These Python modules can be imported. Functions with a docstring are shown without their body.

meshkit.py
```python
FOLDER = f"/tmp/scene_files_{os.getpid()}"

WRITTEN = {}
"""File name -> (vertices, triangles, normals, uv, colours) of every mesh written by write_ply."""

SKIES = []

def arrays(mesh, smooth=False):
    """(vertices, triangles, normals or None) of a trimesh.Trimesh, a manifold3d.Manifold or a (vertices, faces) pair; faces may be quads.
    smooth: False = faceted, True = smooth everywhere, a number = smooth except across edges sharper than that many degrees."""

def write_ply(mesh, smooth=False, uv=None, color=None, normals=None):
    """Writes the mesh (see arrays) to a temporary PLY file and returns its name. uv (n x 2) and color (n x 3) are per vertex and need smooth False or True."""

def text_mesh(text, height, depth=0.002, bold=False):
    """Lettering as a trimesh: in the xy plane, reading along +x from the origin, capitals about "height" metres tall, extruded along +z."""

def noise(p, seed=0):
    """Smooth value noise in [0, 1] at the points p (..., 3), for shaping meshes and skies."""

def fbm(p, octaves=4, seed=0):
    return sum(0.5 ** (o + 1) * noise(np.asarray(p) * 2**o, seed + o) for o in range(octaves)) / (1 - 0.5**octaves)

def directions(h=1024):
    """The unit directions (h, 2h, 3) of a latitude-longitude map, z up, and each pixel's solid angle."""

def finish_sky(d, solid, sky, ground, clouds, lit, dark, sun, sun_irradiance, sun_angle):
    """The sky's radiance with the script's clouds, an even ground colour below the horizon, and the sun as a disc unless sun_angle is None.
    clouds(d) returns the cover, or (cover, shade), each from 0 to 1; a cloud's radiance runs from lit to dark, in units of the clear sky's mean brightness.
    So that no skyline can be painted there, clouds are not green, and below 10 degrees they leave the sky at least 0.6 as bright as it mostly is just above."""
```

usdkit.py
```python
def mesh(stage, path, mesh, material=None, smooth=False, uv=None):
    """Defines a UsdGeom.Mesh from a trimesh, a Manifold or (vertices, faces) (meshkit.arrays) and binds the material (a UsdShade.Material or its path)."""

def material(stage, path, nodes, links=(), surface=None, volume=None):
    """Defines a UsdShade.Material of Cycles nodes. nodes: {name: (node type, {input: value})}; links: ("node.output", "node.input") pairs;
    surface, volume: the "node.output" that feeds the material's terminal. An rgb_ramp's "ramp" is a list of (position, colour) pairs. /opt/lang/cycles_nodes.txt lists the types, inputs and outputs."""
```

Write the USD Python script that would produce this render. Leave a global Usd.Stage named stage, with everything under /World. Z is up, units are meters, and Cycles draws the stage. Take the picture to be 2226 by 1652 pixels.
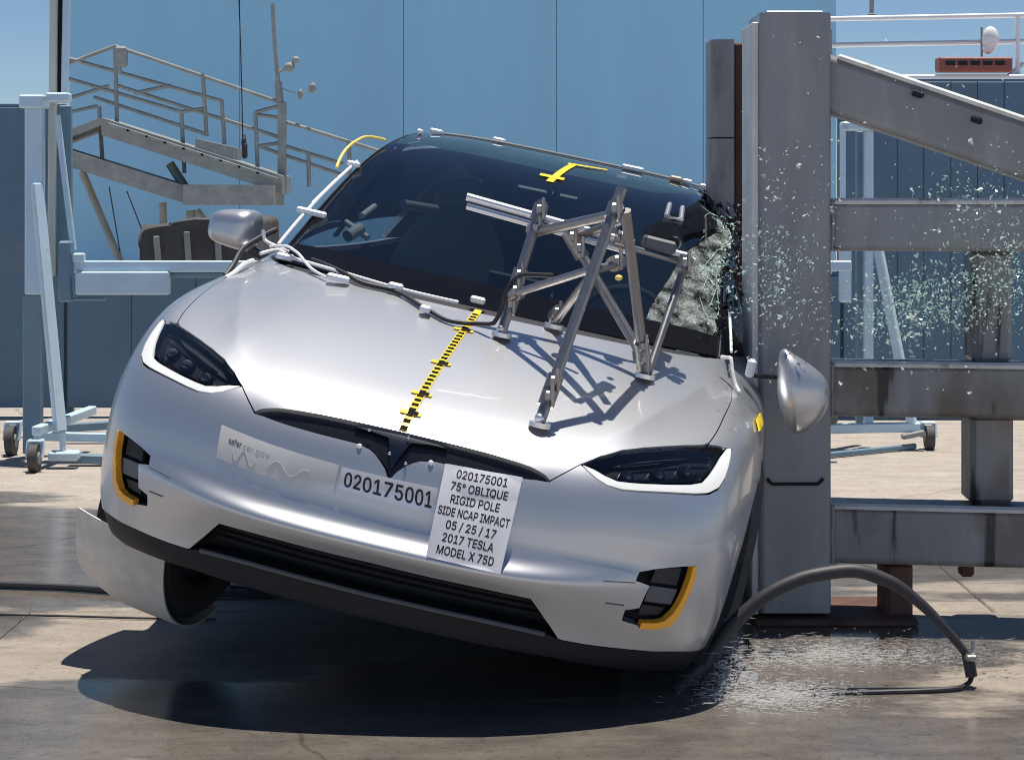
import math, random
import numpy as np
import trimesh
from scipy.interpolate import BSpline, LinearNDInterpolator
from scipy.spatial import Delaunay
from shapely.geometry import Polygon, box as sbox
import shapely
import usdkit, meshkit
from pxr import Usd, UsdGeom, UsdLux, UsdShade, Gf, Sdf, Vt

random.seed(7)
RNG = np.random.default_rng(7)
stage = Usd.Stage.CreateInMemory()
UsdGeom.SetStageUpAxis(stage, UsdGeom.Tokens.z)
UsdGeom.SetStageMetersPerUnit(stage, 1.0)
world = UsdGeom.Xform.Define(stage, '/World')
stage.SetDefaultPrim(world.GetPrim())
UsdGeom.Scope.Define(stage, '/World/Looks')

# ------------------------------------------------------------------ camera, sky, sun
H = 1.45            # eye height
F, CX, YH = 4297.8, 1113.0, 435.0   # focal length in photo pixels, picture centre, horizon
WP, HP = 2226.0, 1652.0
cam = UsdGeom.Camera.Define(stage, '/World/camera')
AP = 36.0
cam.CreateHorizontalApertureAttr(AP)
cam.CreateVerticalApertureAttr(AP * 759 / 1024)
cam.CreateFocalLengthAttr(AP * F / WP)
cam.CreateVerticalApertureOffsetAttr(-(HP / 2 - YH) / WP * AP)
cam.CreateClippingRangeAttr(Gf.Vec2f(0.1, 3000))
cam.AddTranslateOp().Set(Gf.Vec3d(0, 0, H))
cam.AddRotateXOp().Set(90.0)
cam.CreateExposureAttr(0.45)

SUN = np.array([0.09, 0.10, 1.0]); SUN = SUN / np.linalg.norm(SUN)     # direction towards the sun
sun = UsdLux.DistantLight.Define(stage, '/World/sun')
sun.CreateIntensityAttr(1.1)
sun.CreateNormalizeAttr(True)
sun.CreateAngleAttr(0.5)
sun.CreateColorAttr(Gf.Vec3f(1.0, 0.95, 0.88))
zax = SUN
xax = np.cross([0, 1, 0], zax); xax /= np.linalg.norm(xax)
yax = np.cross(zax, xax)
sun.AddTransformOp().Set(Gf.Matrix4d(*xax, 0, *yax, 0, *zax, 0, 0, 0, 30, 1))
dome = UsdLux.DomeLight.Define(stage, '/World/sky')
dome.CreateIntensityAttr(1.0)
skym = usdkit.material(stage, '/World/Looks/sky_air', {
    's': ('sky_texture', {'sky_type': 'single_scattering', 'sun_disc': False, 'sun_elevation': float(math.asin(SUN[2])),
                          'sun_rotation': float(math.atan2(SUN[0], SUN[1])), 'altitude': 2500.0, 'air_density': 1.0, 'aerosol_density': 0.1, 'ozone_density': 2.0}),
    'w': ('mix', {'mix_type': 'multiply', 'fac': 1.0, 'color2': (.90, .98, 1.08)}),
    'b': ('background_shader', {'strength': 0.06})}, [('s.color', 'w.color1'), ('w.color', 'b.color')], surface='b.background')
UsdShade.MaterialBindingAPI.Apply(dome.GetPrim()).Bind(skym)
dome.GetPrim().SetCustomDataByKey('kind', 'structure')


def at(px, py, Y):
    """The place at distance Y that the survey of the site sees in this direction."""
    return np.array([(px - CX) / F * Y, Y, H - (py - YH) / F * Y])


# ------------------------------------------------------------------ naming helpers
USED = {}
def numbered(parent, name):
    k = USED.get((parent, name), 0)
    USED[(parent, name)] = k + 1
    return parent + '/' + name + ('' if k == 0 else '_%03d' % k)

def tag(p, label=None, cat=None, group=None, kind=None):
    p = p.GetPrim() if hasattr(p, 'GetPrim') else p
    for k, v in (('label', label), ('category', cat), ('group', group), ('kind', kind)):
        if v: p.SetCustomDataByKey(k, v)
    return p

def thing(name, label, cat, group=None, loc=(0, 0, 0), parent='/World', kind=None):
    x = UsdGeom.Xform.Define(stage, numbered(parent, name))
    x.AddTranslateOp().Set(Gf.Vec3d(*map(float, loc)))
    tag(x, label, cat, group, kind)
    return x

def sub(parent, name):
    return UsdGeom.Xform.Define(stage, numbered(str(parent.GetPath()), name))

def obj(name, mesh, mat, parent=None, smooth=30, label=None, cat=None, group=None, kind=None):
    path = numbered('/World' if parent is None else str(parent.GetPath()), name)
    if isinstance(mesh, tuple) and len(mesh) == 3:      # vertices, faces, normals
        v, f, n = mesh
        m = UsdGeom.Mesh.Define(stage, path)
        m.CreatePointsAttr(Vt.Vec3fArray.FromNumpy(np.ascontiguousarray(v, np.float32)))
        m.CreateFaceVertexCountsAttr(Vt.IntArray.FromNumpy(np.full(len(f), 3, np.int32)))
        m.CreateFaceVertexIndicesAttr(Vt.IntArray.FromNumpy(np.ascontiguousarray(f, np.int32).ravel()))
        m.CreateSubdivisionSchemeAttr('none')
        m.CreateNormalsAttr(Vt.Vec3fArray.FromNumpy(np.ascontiguousarray(n, np.float32)))
        m.SetNormalsInterpolation('vertex')
        UsdShade.MaterialBindingAPI.Apply(m.GetPrim()).Bind(mat)
    else:
        m = usdkit.mesh(stage, path, mesh, mat, smooth=smooth)
    tag(m, label, cat, group, kind)
    return m

def cat_(ms):
    return trimesh.util.concatenate([m for m in ms])

# ------------------------------------------------------------------ shape helpers
def frame_to(p0, p1):
    d = np.asarray(p1, float) - p0
    L = np.linalg.norm(d); d = d / L
    a = np.array([0, 0, 1.0]) if abs(d[2]) < .9 else np.array([0, 1.0, 0])
    x = np.cross(a, d); x /= np.linalg.norm(x)
    y = np.cross(d, x)
    M = np.eye(4); M[:3, 0], M[:3, 1], M[:3, 2] = x, y, d
    M[:3, 3] = (np.asarray(p0) + p1) / 2
    return M, L

def tube(p0, p1, r, n=14):
    M, L = frame_to(np.asarray(p0, float), np.asarray(p1, float))
    c = trimesh.creation.cylinder(r, L, sections=n); c.apply_transform(M)
    return c

def bevel_box(sx, sy, sz, b=.006):
    b = min(b, .45 * min(sx, sy, sz))
    q = []
    for i in (-1, 1):
        for j in (-1, 1):
            for k in (-1, 1):
                q += [(i * (sx / 2 - b), j * (sy / 2 - b), k * sz / 2), (i * (sx / 2 - b), j * sy / 2, k * (sz / 2 - b)), (i * sx / 2, j * (sy / 2 - b), k * (sz / 2 - b))]
    return trimesh.convex.convex_hull(np.array(q))

def bx(c, s, b=.006, M=None):
    m = bevel_box(*s, b)
    if M is not None: m.apply_transform(M)
    m.apply_translation(np.asarray(c, float))
    return m

def bar(p0, p1, w, t, b=.006, up=(0, 0, 1)):
    """A beveled bar of section w (sideways) by t (along up) between two points."""
    p0, p1 = np.asarray(p0, float), np.asarray(p1, float)
    d = p1 - p0; L = np.linalg.norm(d); d /= L
    up = np.asarray(up, float)
    if abs(d @ up) > .985 * np.linalg.norm(up): up = np.array([0, 1.0, 0])
    x = np.cross(up, d); x /= np.linalg.norm(x); y = np.cross(d, x)
    m = bevel_box(w, t, L, b)
    M = np.eye(4); M[:3, 0], M[:3, 1], M[:3, 2], M[:3, 3] = x, y, d, (p0 + p1) / 2
    m.apply_transform(M)
    return m

def rbar(p0, p1, w, t, r):
    """A hollow-section steel bar with rounded long edges."""
    p0, p1 = np.asarray(p0, float), np.asarray(p1, float)
    d = p1 - p0; L = np.linalg.norm(d); d /= L
    x = np.cross((0, 0, 1), d); x /= np.linalg.norm(x); y = np.cross(d, x)
    m = trimesh.creation.extrude_polygon(sbox(-w / 2 + r, -t / 2 + r, w / 2 - r, t / 2 - r).buffer(r, quad_segs=6), L)
    M = np.eye(4); M[:3, 0], M[:3, 1], M[:3, 2], M[:3, 3] = x, y, d, p0
    m.apply_transform(M)
    return m

def smooth_path(pts, n=40):
    pts = np.asarray(pts, float)
    t = np.r_[0, np.cumsum(np.linalg.norm(np.diff(pts, axis=0), axis=1))]
    if len(pts) == 2: return pts
    from scipy.interpolate import make_interp_spline, PchipInterpolator
    return PchipInterpolator(t, pts)(np.linspace(0, t[-1], n))

def hose(pts, r, n=40, sec=10, smooth=True):
    """A round hose through the points, its ends closed."""
    P = smooth_path(pts, n) if smooth else np.asarray(pts, float)
    T = np.gradient(P, axis=0); T /= np.linalg.norm(T, axis=1)[:, None]
    a = np.array([0, 0, 1.0]) if abs(T[0][2]) < .9 else np.array([1.0, 0, 0])
    x = np.cross(a, T[0]); x /= np.linalg.norm(x)
    V = []
    rr = np.broadcast_to(np.asarray(r, float), (len(P),)) if np.ndim(r) == 0 else np.interp(np.linspace(0, 1, len(P)), np.linspace(0, 1, len(r)), r)
    ang = np.linspace(0, 2 * np.pi, sec, endpoint=False)
    for k in range(len(P)):
        x = x - T[k] * (x @ T[k]); x /= np.linalg.norm(x)
        y = np.cross(T[k], x)
        V.append(P[k] + rr[k] * (np.cos(ang)[:, None] * x + np.sin(ang)[:, None] * y))
    V = np.concatenate(V + [P[:1], P[-1:]])
    f = []
    for k in range(len(P) - 1):
        for i in range(sec):
            j = (i + 1) % sec
            a0, b0, c0, d0 = k * sec + i, k * sec + j, (k + 1) * sec + j, (k + 1) * sec + i
            f += [(a0, b0, c0), (a0, c0, d0)]
    m0, m1 = len(P) * sec, len(P) * sec + 1
    for i in range(sec):
        j = (i + 1) % sec
        f += [(m0, j, i), (m1, (len(P) - 1) * sec + i, (len(P) - 1) * sec + j)]
    return trimesh.Trimesh(V, f, process=False)

def ell(c, r, M=None, sub_=3):
    m = trimesh.creation.icosphere(sub_); m.vertices *= np.asarray(r)
    if M is not None: m.apply_transform(M)
    m.apply_translation(c)
    return m

def rotm(ax, deg):
    return trimesh.transformations.rotation_matrix(math.radians(deg), ax)

# ------------------------------------------------------------------ materials
def mat(name, color, rough=.5, metal=0.0, nscale=None, namt=.15, bump=0.0, bscale=60.0, dirt=None, dscale=3.0, dlo=.5, dhi=.7, stretch=(1, 1, 1), **kw):
    """Procedural surface: a base colour with a soft tone variation, optional dirt patches of another colour, fine relief."""
    nodes = {'g': ('geometry', {}), 'm': ('mapping', {'scale': stretch}), 'p': ('principled_bsdf', {'base_color': color, 'roughness': rough, 'metallic': metal, **kw})}
    links = [('g.position', 'm.vector')]
    last = None
    if nscale:
        nodes['n'] = ('noise_texture', {'scale': nscale, 'detail': 5.0, 'roughness': .6})
        c = np.array(color)
        nodes['r'] = ('rgb_ramp', {'ramp': [(.25, tuple(c * (1 - namt))), (.75, tuple(np.minimum(c * (1 + namt), 1)))]})
        links += [('m.vector', 'n.vector'), ('n.fac', 'r.fac')]
        last = 'r.color'
    if dirt is not None:
        nodes['dn'] = ('noise_texture', {'scale': dscale, 'detail': 6.0, 'roughness': .65})
        nodes['dr'] = ('map_range', {'from_min': dlo, 'from_max': dhi, 'to_min': 0.0, 'to_max': 1.0, 'clamp': True})
        nodes['dm'] = ('mix', {'color1': color, 'color2': dirt})
        links += [('m.vector', 'dn.vector'), ('dn.fac', 'dr.value'), ('dr.result', 'dm.fac')]
        if last: links.append((last, 'dm.color1'))
        last = 'dm.color'
    if last: links.append((last, 'p.base_color'))
    if bump:
        nodes['bn'] = ('noise_texture', {'scale': bscale, 'detail': 4.0})
        nodes['b'] = ('bump', {'strength': bump, 'distance': .004})
        links += [('g.position', 'bn.vector'), ('bn.fac', 'b.height'), ('b.normal', 'p.normal')]
    return usdkit.material(stage, '/World/Looks/' + name, nodes, links, surface='p.BSDF')

def pane(name, tint, gloss=.0, rough=.0, ior=1.5):
    return usdkit.material(stage, '/World/Looks/' + name, {
        't': ('transparent_bsdf', {'color': tint}), 'g': ('glossy_bsdf', {'color': (1, 1, 1), 'roughness': rough}),
        'f': ('fresnel', {'IOR': ior}), 'x': ('mix_closure', {})},
        [('f.fac', 'x.fac'), ('t.BSDF', 'x.closure1'), ('g.BSDF', 'x.closure2')], surface='x.closure')

def emit(name, color, strength):
    return usdkit.material(stage, '/World/Looks/' + name, {'e': ('emission', {'color': color, 'strength': strength})}, surface='e.emission')

M = {}
M['silver'] = mat('silver_paint', (.565, .57, .58), .38, .82, coat_weight=.6, coat_roughness=.05)
M['black_plastic'] = mat('black_plastic', (.022, .021, .022), .5, nscale=30, namt=.2, bump=.15, bscale=500)
M['grey_plastic'] = mat('grey_plastic', (.10, .10, .105), .38)
M['frit'] = mat('glass_frit', (.006, .006, .007), .07, specular_ior_level=.25)
M['lit_side'] = mat('lit_side_paint', (.62, .57, .52), .5, nscale=6, namt=.15)  # paler tone that paints sunlight onto the left side of the column
M['valance'] = mat('valance_plastic', (.012, .011, .012), .55, specular_ior_level=.3)
M['lamp_house'] = mat('lamp_housing', (.02, .02, .024), .25)
M['lamp_glass'] = mat('lamp_glass', (.10, .11, .13), .05, coat_weight=1.0)
M['dash'] = mat('dashboard_grain', (.15, .165, .16), .7)
M['seat'] = mat('seat_fabric', (.30, .305, .31), .8)
M['gloss_black'] = mat('gloss_black', (.012, .012, .014), .12)
M['void'] = mat('dark_recess', (.008, .008, .009), .8)
M['lamp_white'] = mat('lamp_white', (.86, .87, .84), .25, coat_weight=.5)
M['amber'] = mat('amber_lamp', (1.0, .43, .03), .3, coat_weight=.6)
M['chrome'] = mat('chrome', (.75, .75, .77), .15, 1.0)
M['dark_chrome'] = mat('dark_chrome', (.11, .11, .12), .18, 1.0)
M['windshield'] = pane('windscreen_glass', (.42, .48, .50), ior=1.75)
M['sideglass'] = pane('side_glass', (.62, .70, .72), ior=1.5)
M['roofglass'] = mat('roof_glass', (.010, .013, .018), .06, coat_weight=1.0)
M['tyre'] = mat('tyre_rubber', (.045, .043, .041), .7, nscale=20, namt=.25)
M['dusty_tyre'] = mat('dusty_tread', (.64, .58, .50), .8, nscale=14, namt=.15)
M['rim'] = mat('wheel_alloy', (.35, .35, .36), .3, 1.0)
M['cloth'] = mat('interior_cloth', (.035, .035, .038), .8, nscale=25, namt=.25)
M['lightcloth'] = mat('interior_light_trim', (.30, .30, .29), .7)
M['yellow_tape'] = mat('yellow_tape', (.90, .62, .02), .45)
M['black_tape'] = mat('black_tape', (.012, .012, .012), .9, specular_ior_level=.1)
M['white_tape'] = mat('white_tape', (.82, .82, .84), .45, nscale=30, namt=.06)
M['paper'] = mat('paper_label', (.70, .71, .75), .5, nscale=9, namt=.06)
M['plate'] = mat('plate_film', (.62, .62, .61), .42, .0, nscale=6, namt=.1)
M['ink'] = mat('black_ink', (.012, .012, .014), .6)
M['faint_ink'] = mat('faint_ink', (.40, .41, .41), .45)
M['steel'] = mat('bare_steel', (.33, .31, .30), .34, .9, nscale=40, namt=.15)
M['bright_steel'] = mat('bright_steel', (.85, .83, .84), .3, .85)
M['cable'] = mat('black_cable', (.02, .02, .022), .5)
M['rubber'] = mat('hose_rubber', (.030, .027, .030), .55, nscale=25, namt=.3)
M['hose_white'] = mat('white_hose', (.78, .76, .76), .45)
M['yellow_wire'] = mat('yellow_wire', (.85, .65, .16), .5)
M['sky_wall'] = mat('sky_blue_cladding', (.295, .56, .735), .5, nscale=1.1, namt=.07, stretch=(1, 1, .06))
M['teal'] = mat('teal_fence_paint', (.09, .155, .215), .55, nscale=3.0, namt=.12, dirt=(.15, .19, .22), dscale=1.2, dlo=.55, dhi=.8)
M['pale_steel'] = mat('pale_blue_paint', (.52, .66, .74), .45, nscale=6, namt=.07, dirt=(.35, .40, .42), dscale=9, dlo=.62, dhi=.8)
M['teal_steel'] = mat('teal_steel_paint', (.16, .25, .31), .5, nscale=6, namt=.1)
M['dull_steel'] = mat('weathered_walkway', (.265, .28, .26), .75, nscale=5, namt=.22, dirt=(.38, .385, .36), dscale=9, dlo=.55, dhi=.72)
M['tarp'] = mat('dark_tarpaulin', (.075, .070, .066), .85, nscale=4, namt=.3, bump=.3, bscale=20)
M['barrier'] = mat('barrier_paint', (.22, .22, .22), .32, .0, nscale=4.0, namt=.22, dirt=(.32, .31, .29), dscale=9, dlo=.50, dhi=.75, stretch=(1, 1, .25), bump=.12, bscale=90)
M['pole'] = mat('pole_steel', (.29, .27, .26), .5, .2, nscale=5, namt=.2, dirt=(.15, .12, .10), dscale=6, dlo=.5, dhi=.7, stretch=(1, 1, .3))
M['rust'] = mat('rusty_steel', (.10, .045, .03), .8, nscale=12, namt=.35)
M['red_box'] = mat('red_brown_paint', (.27, .075, .055), .6, nscale=6, namt=.15)
M['white_paint'] = mat('white_paint', (.80, .80, .80), .4)
M['wheel_rubber'] = mat('caster_rubber', (.06, .055, .05), .7)
M['shard'] = usdkit.material(stage, '/World/Looks/green_glass_bits', {
    'p': ('principled_bsdf', {'base_color': (.62, .78, .73), 'roughness': .2, 'specular_ior_level': .8}), 't': ('translucent_bsdf', {'color': (.65, .85, .78)}), 'x': ('mix_closure', {'fac': .35})},
    [('p.BSDF', 'x.closure1'), ('t.BSDF', 'x.closure2')], surface='x.closure')
M['water'] = usdkit.material(stage, '/World/Looks/splash_water', {
    'p': ('principled_bsdf', {'base_color': (.80, .77, .73), 'roughness': .1}), 't': ('transparent_bsdf', {'color': (.97, .97, .96)}), 'x': ('mix_closure', {'fac': .68})},
    [('p.BSDF', 'x.closure1'), ('t.BSDF', 'x.closure2')], surface='x.closure')
M['edge_glint'] = mat('edge_glint_paint', (.66, .65, .63), .4, nscale=12, namt=.2, dirt=(.34, .31, .28), dscale=8, dlo=.56, dhi=.66)  # sun glint along the beam edges, put in as pale colour
M['drop'] = usdkit.material(stage, '/World/Looks/water_drops', {
    'p': ('principled_bsdf', {'base_color': (.85, .83, .80), 'roughness': .12}), 't': ('translucent_bsdf', {'color': (.9, .88, .85)}), 'x': ('mix_closure', {'fac': .5})},
    [('p.BSDF', 'x.closure1'), ('t.BSDF', 'x.closure2')], surface='x.closure')
# streaked barrier beams: dark runs of dirt down the paint
M['streaked'] = usdkit.material(stage, '/World/Looks/streaked_barrier_paint', {
    'g': ('geometry', {}), 'm': ('mapping', {'scale': (16, 16, 2.2)}), 'n': ('noise_texture', {'scale': 1.0, 'detail': 3.0}),
    'm2': ('mapping', {'scale': (5, 5, 3)}), 'n2': ('noise_texture', {'scale': 1.0, 'detail': 4.0}),
    'r': ('rgb_ramp', {'ramp': [(.36, (.03, .028, .026)), (.43, (.20, .197, .19)), (.62, (.225, .22, .21)), (.72, (.30, .28, .26))]}),
    'r2': ('rgb_ramp', {'ramp': [(.5, (1, 1, 1)), (.68, (.62, .50, .42))]}), 'x': ('mix', {'mix_type': 'multiply', 'fac': 1.0}),
    'p': ('principled_bsdf', {'roughness': .36})},
    [('g.position', 'm.vector'), ('m.vector', 'n.vector'), ('n.fac', 'r.fac'), ('g.position', 'm2.vector'), ('m2.vector', 'n2.vector'), ('n2.fac', 'r2.fac'), ('r.color', 'x.color1'), ('r2.color', 'x.color2'), ('x.color', 'p.base_color')], surface='p.BSDF')
# concrete: dry tan slabs with wet, darker and glossier patches (rain-dark shapes of their own)
M['concrete'] = usdkit.material(stage, '/World/Looks/wet_concrete', {
    'g': ('geometry', {}), 's': ('separate_xyz', {}),
    'm': ('mapping', {'scale': (.55, 1.4, 1)}), 'n': ('noise_texture', {'scale': .9, 'detail': 7.0, 'roughness': .6, 'distortion': .3}),
    'mf': ('mapping', {'scale': (1.6, 3.4, 1)}), 'nf': ('noise_texture', {'scale': 2.4, 'detail': 7.0, 'roughness': .68}),
    'ng': ('noise_texture', {'scale': 120.0, 'detail': 3.0}),
    # standing water lies in a band left of the car, along the front and round the foot of the barrier
    'a1': ('map_range', {'from_min': 9.9, 'from_max': 9.2, 'to_min': -.30, 'to_max': .0, 'clamp': True}),
    'a2': ('map_range', {'from_min': 6.9, 'from_max': 7.6, 'to_min': .0, 'to_max': .13, 'clamp': True}),
    'a3': ('map_range', {'from_min': 6.4, 'from_max': 5.2, 'to_min': .0, 'to_max': .075, 'clamp': True}),
    'a4': ('map_range', {'from_min': 1.2, 'from_max': 2.2, 'to_min': 1.0, 'to_max': .2, 'clamp': True}),
    'a24': ('math', {'math_type': 'multiply'}),
    'w0': ('math', {'math_type': 'add'}), 'w1': ('math', {'math_type': 'add'}), 'w2': ('math', {'math_type': 'add'}),
    'w': ('map_range', {'from_min': .475, 'from_max': .535, 'to_min': 0.0, 'to_max': 1.0, 'clamp': True}),
    'dry': ('rgb_ramp', {'ramp': [(.28, (.31, .265, .22)), (.5, (.39, .34, .285)), (.72, (.47, .42, .355))]}),
    'wet': ('rgb_ramp', {'ramp': [(.28, (.125, .113, .102)), (.5, (.185, .166, .148)), (.72, (.245, .218, .19))]}),
    'dmpA': ('map_range', {'from_min': 9.7, 'from_max': 8.6, 'to_min': 0.0, 'to_max': 1.0, 'clamp': True}), 'dmpB': ('map_range', {'from_min': 4.2, 'from_max': 4.9, 'to_min': 0.0, 'to_max': 1.0, 'clamp': True}), 'dmp': ('math', {'math_type': 'multiply'}), 'wB': ('math', {'math_type': 'multiply'}), 'dc': ('mix', {'color1': (1, 1, 1), 'color2': (.75, .73, .70)}), 'dx': ('mix', {'mix_type': 'multiply', 'fac': 1.0}),  # unseen ground towards the camera kept dry and pale to bounce light
    'mw': ('mapping', {'scale': (1, 1, 1)}), 'nw': ('noise_texture', {'scale': 1.3, 'detail': 4.0}), 'vm': ('vector_math', {'math_type': 'multiply_add', 'vector2': (.35, .35, 0)}),
    'cv': ('voronoi_texture', {'scale': .33, 'feature': 'distance_to_edge'}), 'cr': ('rgb_ramp', {'ramp': [(.0, (.62, .60, .57)), (.0039, (1, 1, 1))]}), 'cx': ('mix', {'mix_type': 'multiply', 'fac': 1.0}),
    'sp': ('noise_texture', {'scale': 28.0, 'detail': 5.0, 'roughness': .75}), 'sr': ('rgb_ramp', {'ramp': [(.36, (.72, .69, .66)), (.46, (1, 1, 1)), (.62, (1, 1, 1)), (.72, (1.0, .98, .95))]}), 'sx': ('mix', {'mix_type': 'multiply', 'fac': 1.0}),
    'gr': ('rgb_ramp', {'ramp': [(.35, (.86, .86, .86)), (.65, (1, 1, 1))]}), 'gx': ('mix', {'mix_type': 'multiply', 'fac': 1.0}),
    'x': ('mix', {}), 'rr': ('map_range', {'from_min': 0.0, 'from_max': 1.0, 'to_min': .72, 'to_max': .12}),
    'b': ('bump', {'strength': .2, 'distance': .003}), 'p': ('principled_bsdf', {})},
    [('g.position', 's.vector'), ('g.position', 'm.vector'), ('m.vector', 'n.vector'), ('g.position', 'mf.vector'), ('mf.vector', 'nf.vector'), ('g.position', 'ng.vector'),
     ('s.y', 'a1.value'), ('s.y', 'a2.value'), ('s.y', 'a3.value'), ('s.x', 'a4.value'), ('a2.result', 'a24.value1'), ('a4.result', 'a24.value2'),
     ('n.fac', 'w0.value1'), ('a1.result', 'w0.value2'), ('w0.value', 'w1.value1'), ('a24.value', 'w1.value2'), ('w1.value', 'w2.value1'), ('a3.result', 'w2.value2'), ('w2.value', 'w.value'),
     ('nf.fac', 'dry.fac'), ('nf.fac', 'wet.fac'), ('dry.color', 'x.color1'), ('wet.color', 'x.color2'), ('wB.value', 'x.fac'),
     ('ng.fac', 'gr.fac'), ('x.color', 'gx.color1'), ('gr.color', 'gx.color2'),
     ('s.y', 'dmpA.value'), ('s.y', 'dmpB.value'), ('dmpA.result', 'dmp.value1'), ('dmpB.result', 'dmp.value2'), ('w.result', 'wB.value1'), ('dmpB.result', 'wB.value2'), ('dmp.value', 'dc.fac'), ('gx.color', 'dx.color1'), ('dc.color', 'dx.color2'),
     ('g.position', 'nw.vector'), ('nw.color', 'vm.vector1'), ('g.position', 'vm.vector3'), ('vm.vector', 'cv.vector'), ('cv.distance', 'cr.fac'), ('dx.color', 'cx.color1'), ('cr.color', 'cx.color2'),
     ('g.position', 'sp.vector'), ('sp.fac', 'sr.fac'), ('cx.color', 'sx.color1'), ('sr.color', 'sx.color2'), ('sx.color', 'p.base_color'),
     ('wB.value', 'rr.value'), ('rr.result', 'p.roughness'), ('ng.fac', 'b.height'), ('b.normal', 'p.normal')], surface='p.BSDF')
M['joint'] = mat('joint_dirt', (.05, .045, .04), .8)
M['paint_line'] = mat('faded_yellow_paint', (.50, .40, .24), .7, nscale=20, namt=.2)

# ------------------------------------------------------------------ ground
g = trimesh.Trimesh([(-600, -300, -.02), (600, -300, -.02), (600, 1500, -.02), (-600, 1500, -.02)], [(0, 1, 2), (0, 2, 3)])
ground = obj('ground', g, M['concrete'], kind='structure', smooth=False)
yards = [-2.0, 2.55, 4.95, 6.97, 9.05, 11.4, 14.6]
xs = np.arange(-13.0, 14.0, 6.4)
for j in range(len(yards) - 1):
    for i in range(len(xs) - 1):
        o = 1.9 if j % 2 else -1.5
        x0, x1, y0, y1 = xs[i] + o + .002, xs[i + 1] + o - .002, yards[j] + .003, yards[j + 1] - .003
        m = bevel_box(x1 - x0, y1 - y0, .06, .006)
        m.apply_translation([(x0 + x1) / 2, (y0 + y1) / 2, -.03 + RNG.uniform(-.002, .001)])
        obj('slab', m, M['concrete'], ground, smooth=False)

# ------------------------------------------------------------------ tall blue clad hall wall
wall = thing('hall_wall', 'tall sky-blue hall wall of wide cladding panels filling the background behind the car', 'building')
YW = 30.0
seams = [151, 522, 877, 1209, 1528, 1817]
for a, b in zip(seams[:-1], seams[1:]):
    xa, xb = (a - CX) / F * YW, (b - CX) / F * YW
    obj('cladding_panel', bx(((xa + xb) / 2, YW, 5.9), (xb - xa - .008, .08, 12.2), .003), M['sky_wall'], wall)
xa, xb = (151 - CX) / F * YW, (1817 - CX) / F * YW
obj('backing', bx(((xa + xb) / 2, YW + 3.1, 5.9), (xb - xa - .1, 6.0, 12.0), .02), M['sky_wall'], wall)

# ------------------------------------------------------------------ ribbed teal fences
YF = 13.25
def fence(label, x0, x1, h, Y, k=5):
    t = thing('fence', label, 'fence', 'teal metal fences round the yard')
    n = max(1, int(round((x1 - x0) / .92))); w = (x1 - x0) / n
    for i in range(n):
        ms = []
        for q in range(k):
            ww = w / k
            ms.append(bx((x0 + i * w + (q + .5) * ww, Y + (.0 if q % 2 else .005), h / 2 + .03), (ww - .003, .03, h - .06), .003))
        obj('panel', cat_(ms), M['teal'], t)
        obj('post', bx((x0 + i * w, Y + .06, h / 2), (.06, .06, h), .006), M['teal'], t)
    obj('rail', bx(((x0 + x1) / 2, Y + .055, h + .012), (x1 - x0, .09, .03), .006), M['teal'], t)
    return t
fence('tall dark teal ribbed metal fence at the left edge behind the wheeled frame', -7.0, -3.0, 2.07, YF, 1)
fence('low dark teal ribbed fence behind the car, below the pale horizontal beam', -2.98, 2.2, .94, YF, 2)
fence('tall dark teal ribbed fence seen through the openings of the grey barrier', 2.22, 8.5, 2.24, YF)

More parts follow.
